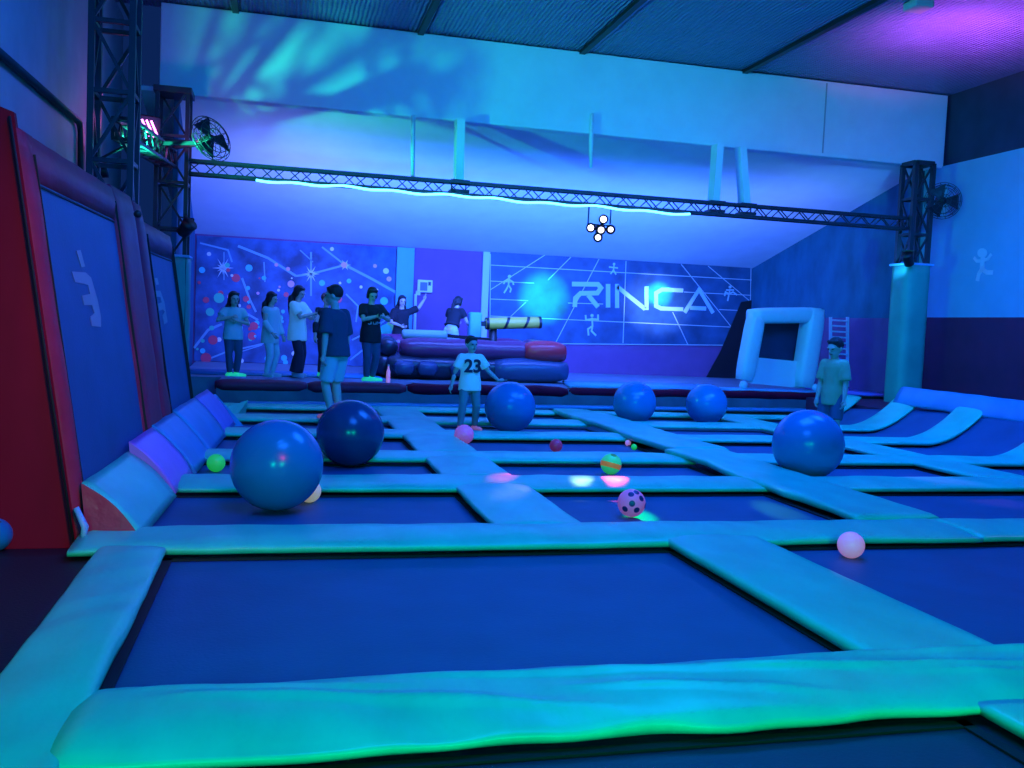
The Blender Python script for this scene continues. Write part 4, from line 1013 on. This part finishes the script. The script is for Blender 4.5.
    if hair == 'long':
        for s in (-1, 0, 1):
            chain(bm, [HD(s * .036, .044 - abs(s) * .008, -.02), HD(s * .046, .052, -.08), T(s * .050, .066, .75), T(s * .045, .070, .69)], [(.026), .030, .028, .014], 10)
    if hair == 'pony':
        chain(bm, [HD(.0, .064, .02), HD(.012, .086, -.01), HD(.018, .088, -.07), HD(.018, .080, -.13), HD(.014, .074, -.17)], [.020, .026, .026, .020, .007], 10)
    solid('hair', bm, hairm, t, .0075 * H, 3, Mw)
    # ---- top
    bm = B(); g = .012 * loose
    prof = [(hem, .108, .084), (.53, .104, .078), (.60, .090, .066), (.68, .088, .065), (.75, .097, .064), (.79, .088, .052), (.822, .046, .041)]
    prof = [p for p in prof if p[0] >= hem]
    tube(bm, [T(0, 0, z) for z, a, b in prof], [((b + g) if z < .8 else b, ((a + g) if z < .8 else a) * wide) for z, a, b in prof], 24, hint=Vector((1, 0, 0)))
    for nm in 'RL':
        sh, el, wr = arms[nm]; s = -1 if nm == 'R' else 1
        pts = [T(s * .055, 0, shz - .012), sh]; rr = [.044, .042 + g * .4]
        if sleeve <= 1: pts.append(sh.lerp(el, sleeve)); rr.append(.040 + g * .8)
        else: pts += [el, el.lerp(wr, sleeve - 1)]; rr += [.032 + g * .5, .026 + g * .5]
        chain(bm, pts[:-1], rr[:-1]); tube(bm, pts[-2:], rr[-2:], 14)
    topo = solid('top', bm, top, t, .0085 * H, 4, Mw)
    # ---- trousers / shorts
    bm = B(); tube(bm, [T(0, 0, z) if z > .5 else Vector((0, 0, z)) for z in (.455, .50, .57)], [(.066, .082), (.068, .090), (.062, .084)], 20, hint=Vector((1, 0, 0)))
    for nm in 'RL':
        hp, kn, an, fd = legs[nm]
        full = [(hp, .062), (hp.lerp(kn, .35), .058), (kn, .043 + flare * .2)]
        if leg_end < .25:
            full += [(kn.lerp(an, .45), .040 + flare * .55), (kn.lerp(an, .94), .031 + flare)]
        elif leg_end < .45: full = [(hp, .064), (hp.lerp(kn, .4), .062), (hp.lerp(kn, .92), .054)]
        tube(bm, [p for p, r in full], [r for p, r in full], 14)
        sphere(bm, hp, .062, 12, 8); sphere(bm, kn, full[2][1] * .98, 12, 8) if leg_end < .25 else None
    solid('trousers' if leg_end < .25 else 'shorts', bm, bottom, t, .0085 * H, 4, Mw)
    # ---- shoes
    for nm in 'RL':
        hp, kn, an, fd = legs[nm]; b = an - Vector((0, 0, .020)); bm = B()
        chain(bm, [b - fd * .028, b + fd * .02, b + fd * .07, b + fd * .100], [.025, .026, .025, .019], 12)
        chain(bm, [an + Vector((0, 0, -.01)), an + Vector((0, 0, .012))], [.026, .026], 10)
        c = b.copy(); q = .025
        for v in bm.verts:
            if v.co.z < an.z - .043: v.co.z = an.z - .043
        solid('shoe', bm, shoe, t, .007 * H, 2, Mw)
        bm = B(); cc = an + Vector((0, 0, -.041)); pts = [cc - fd * .05, cc + fd * .03, cc + fd * .115]
        u = Vector((-fd.y, fd.x, 0)); out = []
        for k in range(16):
            a = 2 * PI * k / 16; out.append(cc + fd * (.034 + .083 * math.cos(a)) + u * (.027 * math.sin(a)))
        poly_slab(bm, out, (0, 0, 1), .010); bmesh.ops.transform(bm, matrix=Mw, verts=bm.verts); new('sole', bm, 'line', bpy.data.objects[COL.objects[-1].name], False)
    if extra: extra(t, Mw, T, arms, HD, topo)
    return t
MT['skin'] = mat('skin', (.62, .46, .40), .55, spec=.35)
MT['eye'] = mat('dark_eye', (.015, .012, .012), .3)
MT['lip'] = mat('lip', (.30, .12, .12), .5)
MT['hair'] = mat('dark_hair', (.012, .012, .016), .5, bump=(90, .4, 2))
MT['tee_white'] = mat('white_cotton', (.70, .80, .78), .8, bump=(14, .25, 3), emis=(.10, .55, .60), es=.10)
MT['tee_pale'] = mat('pale_cotton', (.55, .66, .72), .8, bump=(14, .25, 3))
MT['tee_black'] = mat('black_cotton', (.012, .016, .026), .85, bump=(14, .25, 3))
MT['tee_navy'] = mat('navy_cotton', (.03, .06, .11), .85, bump=(14, .25, 3))
MT['tee_khaki'] = mat('khaki_cotton', (.36, .42, .24), .85, bump=(14, .25, 3))
MT['trouser_dark'] = mat('dark_trouser', (.015, .022, .045), .85, bump=(14, .25, 3))
MT['trouser_jean'] = mat('jean_trouser', (.05, .10, .19), .85, bump=(14, .25, 3))
MT['trouser_grey'] = mat('grey_trouser', (.22, .26, .28), .85, bump=(14, .25, 3))
MT['trouser_pale'] = mat('pale_trouser', (.50, .62, .70), .85, bump=(14, .25, 3))
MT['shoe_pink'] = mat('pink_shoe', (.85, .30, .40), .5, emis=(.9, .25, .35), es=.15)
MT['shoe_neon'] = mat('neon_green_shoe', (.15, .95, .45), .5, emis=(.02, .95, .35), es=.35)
MT['shoe_pale'] = mat('pale_shoe', (.5, .58, .65), .6)
def world_of(Mw, p): return Mw @ Vector(p)
def held_phone(nm):
    def f(t, Mw, T, arms, HD, topo):
        sh, el, wr = arms[nm]; c = wr + (wr - el).normalized() * .05 + Vector((0, 0, .022))
        bm = B(); box(bm, c - Vector((.022, .004, .042)), c + Vector((.022, .004, .042)), .002); bmesh.ops.transform(bm, matrix=Mw, verts=bm.verts)
        o = new('phone', bm, 'black', None, False); who = {'L': 'dark phone held by the staff member in neon green shoes', 'R': 'dark phone held by the person in the long pale shirt'}[nm]
        tag(o, who, 'phone')
        bm = B(); box(bm, c + Vector((-.018, .0042, -.036)), c + Vector((.018, .0052, .036))); bmesh.ops.transform(bm, matrix=Mw, verts=bm.verts); new('screen', bm, 'infl_blue', o, False)
    return f
def text_on(t, txt, c, right, up, h, m, name='chest_print'):
    cu = bpy.data.curves.new(name, 'FONT'); cu.body = txt; cu.size = h; cu.extrude = .004; cu.align_x = 'CENTER'; cu.align_y = 'CENTER'; cu.offset = h * .03
    o = bpy.data.objects.new('tmp', cu); COL.objects.link(o); bpy.context.view_layer.update()
    me = bpy.data.meshes.new_from_object(o.evaluated_get(bpy.context.evaluated_depsgraph_get())); bpy.data.objects.remove(o); bpy.data.curves.remove(cu)
    r, u = Vector(right).normalized(), Vector(up).normalized(); n = r.cross(u)
    me.transform(Matrix(((r.x, u.x, n.x, c.x), (r.y, u.y, n.y, c.y), (r.z, u.z, n.z, c.z), (0, 0, 0, 1)))); me.name = name
    me.materials.clear(); me.materials.append(MT[m]); q = bpy.data.objects.new(name, me); COL.objects.link(q); q.parent = t; q.matrix_parent_inverse = parent_matrix(t).inverted(); return q

def stand(px, py, z): p = on_z(px, py, z); p.z = z; return p
# girl at the left end of the queue
person('girl in a white t-shirt and neon green shoes leading the queue by the mural', stand(232, 377, SZ + .025), .25, 1.47, kid=True, hair='long', top='tee_pale', bottom='trouser_jean', shoe='shoe_neon',
       hands={'R': (-.06, -.12, .70), 'Rp': (-1, .2, -.4), 'L': (.02, -.11, .66), 'Lp': (1, .1, -.5)}, feet={'R': (-.03, .0), 'L': (.045, -.02), 'La': 1.1, 'Ra': .9}, head=(.15, .05), hem=.44)
person('person in an all pale outfit with long dark hair, second in the queue', stand(269, 377, SZ + .025), 1.0, 1.50, hair='long', top='tee_pale', bottom='trouser_pale', shoe='shoe_pale', sleeve=1.9, hem=.40,
       hands={'R': (-.13, -.12, .52), 'L': (.13, -.10, .46)}, head=(.1, .25), loose=1.3)
person('person in a long pale shirt and flared black trousers looking at a phone', stand(296, 377, SZ + .012), 1.05, 1.66, hair='long', top='tee_white', bottom='trouser_dark', shoe='shoe_pale', flare=.045, hem=.40, loose=1.6, sleeve=.75,
       hands={'R': (-.02, -.19, .70), 'Rp': (-.8, .4, -.6), 'L': (.05, -.17, .66), 'Lp': (.9, .4, -.5)}, head=(0, .35), gest=('grip', 'grip'), extra=held_phone('R'), feet={'L': (.07, .04), 'R': (-.06, -.03)})
person('person in dark clothes and green shoes mostly hidden behind the man in pale shorts', stand(324, 377, SZ + .012), .5, 1.56, hair='short', top='tee_black', bottom='trouser_dark', shoe='shoe_neon', sleeve=1.7,
       hands={'R': (-.16, -.03, .44)}, head=(.4, .1))
person('man seen from behind in a navy top and pale shorts beyond the navy ball', stand(334, 420, .055), PI + .75, 1.84, hair='short', top='tee_navy', bottom='trouser_pale', shoe='shoe_pink', leg_end=.3, sleeve=.95, hem=.47, loose=1.3, lean=.08,
       hands={'L': (.15, .02, .45), 'R': (-.16, -.05, .45)}, head=(.55, .12), feet={'R': (-.05, 0), 'L': (.05, .02)}, wide=.92)
def apron_text(t, Mw, T, arms, HD, topo):
    held_phone('L')(t, Mw, T, arms, HD, topo)
    bm = B()
    for k, st in enumerate(([(.10, .9), (.10, .1), (.0, .0), (-.08, .15)], [(.0, .9), (.0, .1), (.16, .1), (.16, .9)], [(.0, .0), (.0, .9), (.1, .4), (.2, .9), (.2, .0)])):
        x0 = (-.060, -.015, .030)[k]
        stroke(bm, [T(x0 + x * .20, -.0865, .615 + z * .030) for x, z in st], .008, (0, -1, 0), .003)
    bmesh.ops.transform(bm, matrix=Mw, verts=bm.verts); new('shirt_print', bm, 'line', t, False)['label'] = 'white lettering across the shirt hem'
person('ponytailed staff member in a black t-shirt with white hem lettering, looking at a phone', stand(369, 382, SZ + .03), .35, 1.64, hair='pony', top='tee_black', bottom='trouser_jean', shoe='shoe_neon', hem=.42, sleeve=.7,
       hands={'R': (-.01, -.16, .70), 'Rp': (-1, .3, -.5), 'L': (.05, -.17, .70), 'Lp': (1, .3, -.6)}, gest=('relaxed', 'grip'), head=(-.1, .45), extra=apron_text, feet={'R': (-.035, .0), 'L': (.04, .02), 'Ra': .75, 'La': .9})
p6 = on_y(401, 330, 21.25)
person('staff member in a black t-shirt raising an arm to the white wall box', (p6.x, 21.25, SZ), .05, 1.70, hair='long', top='tee_black', bottom='trouser_dark', shoe='shoe_pale', sleeve=.8,
       hands={'L': (.32, .10, .965), 'Lp': (.4, 0, -1), 'Ld': (.3, .1, 1), 'R': (-.03, -.13, .60), 'Rp': (-1, .2, -.4)}, head=(.1, .12), gest=('relaxed', 'flat'))
p7 = on_y(451, 330, 20.1)
person('staff member in a black top and pale shorts bending over beside the teal foam block', (p7.x, 20.1, SZ + .165), PI - .75, 1.60, hair='pony', top='tee_black', bottom='trouser_pale', shoe='shoe_pale', leg_end=.3, lean=.38,
       hands={'L': (.12, -.30, .62), 'R': (-.10, -.30, .58)}, head=(0, .3), hem=.565)
# boy with numbered shirt
pB = stand(468, 431, -.03)
bx = on_y(511, 378.5, 12.25)
lh = (Matrix.Rotation(-.05, 4, 'Z') @ (bx - pB)) / 1.30
def number(t, Mw, T, arms, HD, topo):
    text_on(t, '23', world_of(Mw, T(0.004, -.083, .685)), Mw.to_3x3() @ Vector((1, 0, 0)), Mw.to_3x3() @ (Rl8 @ Vector((0, 0, 1))), .245, 'trouser_dark', 'number_print')['label'] = 'dark number 23'
Rl8 = Matrix.Rotation(0, 3, 'X')
person('boy in a white t-shirt with number 23 and pink shoes reaching over a blue ball', pB, .05, 1.31, kid=True, hair='short', top='tee_white', bottom='trouser_grey', shoe='shoe_pink', hem=.43, sleeve=.72, loose=1.25,
       hands={'L': (.30, -.04, .545), 'Lp': (.3, .4, -1), 'Ld': (1, -.1, .12), 'Ln': (0, 0, -1), 'R': (-.205, -.02, .47), 'Rp': (-.6, .5, 0), 'Rd': (-.35, -.1, -1)}, gest=('relaxed', 'flat'),
       feet={'R': (-.105, -.06), 'L': (.075, .03), 'La': .5, 'Ra': -.5}, head=(.25, .05), extra=number)
person('boy in a khaki t-shirt standing beyond the blue ball at the right', stand(829, 452, .06), -1.0, 1.40, kid=True, hair='short', top='tee_khaki', bottom='trouser_jean', shoe='shoe_pale', leg_end=.3, hem=.42, loose=1.3, sleeve=.85, wide=.85,
       hands={'R': (-.12, -.06, .43), 'L': (.13, -.05, .44)}, head=(-.2, .25))
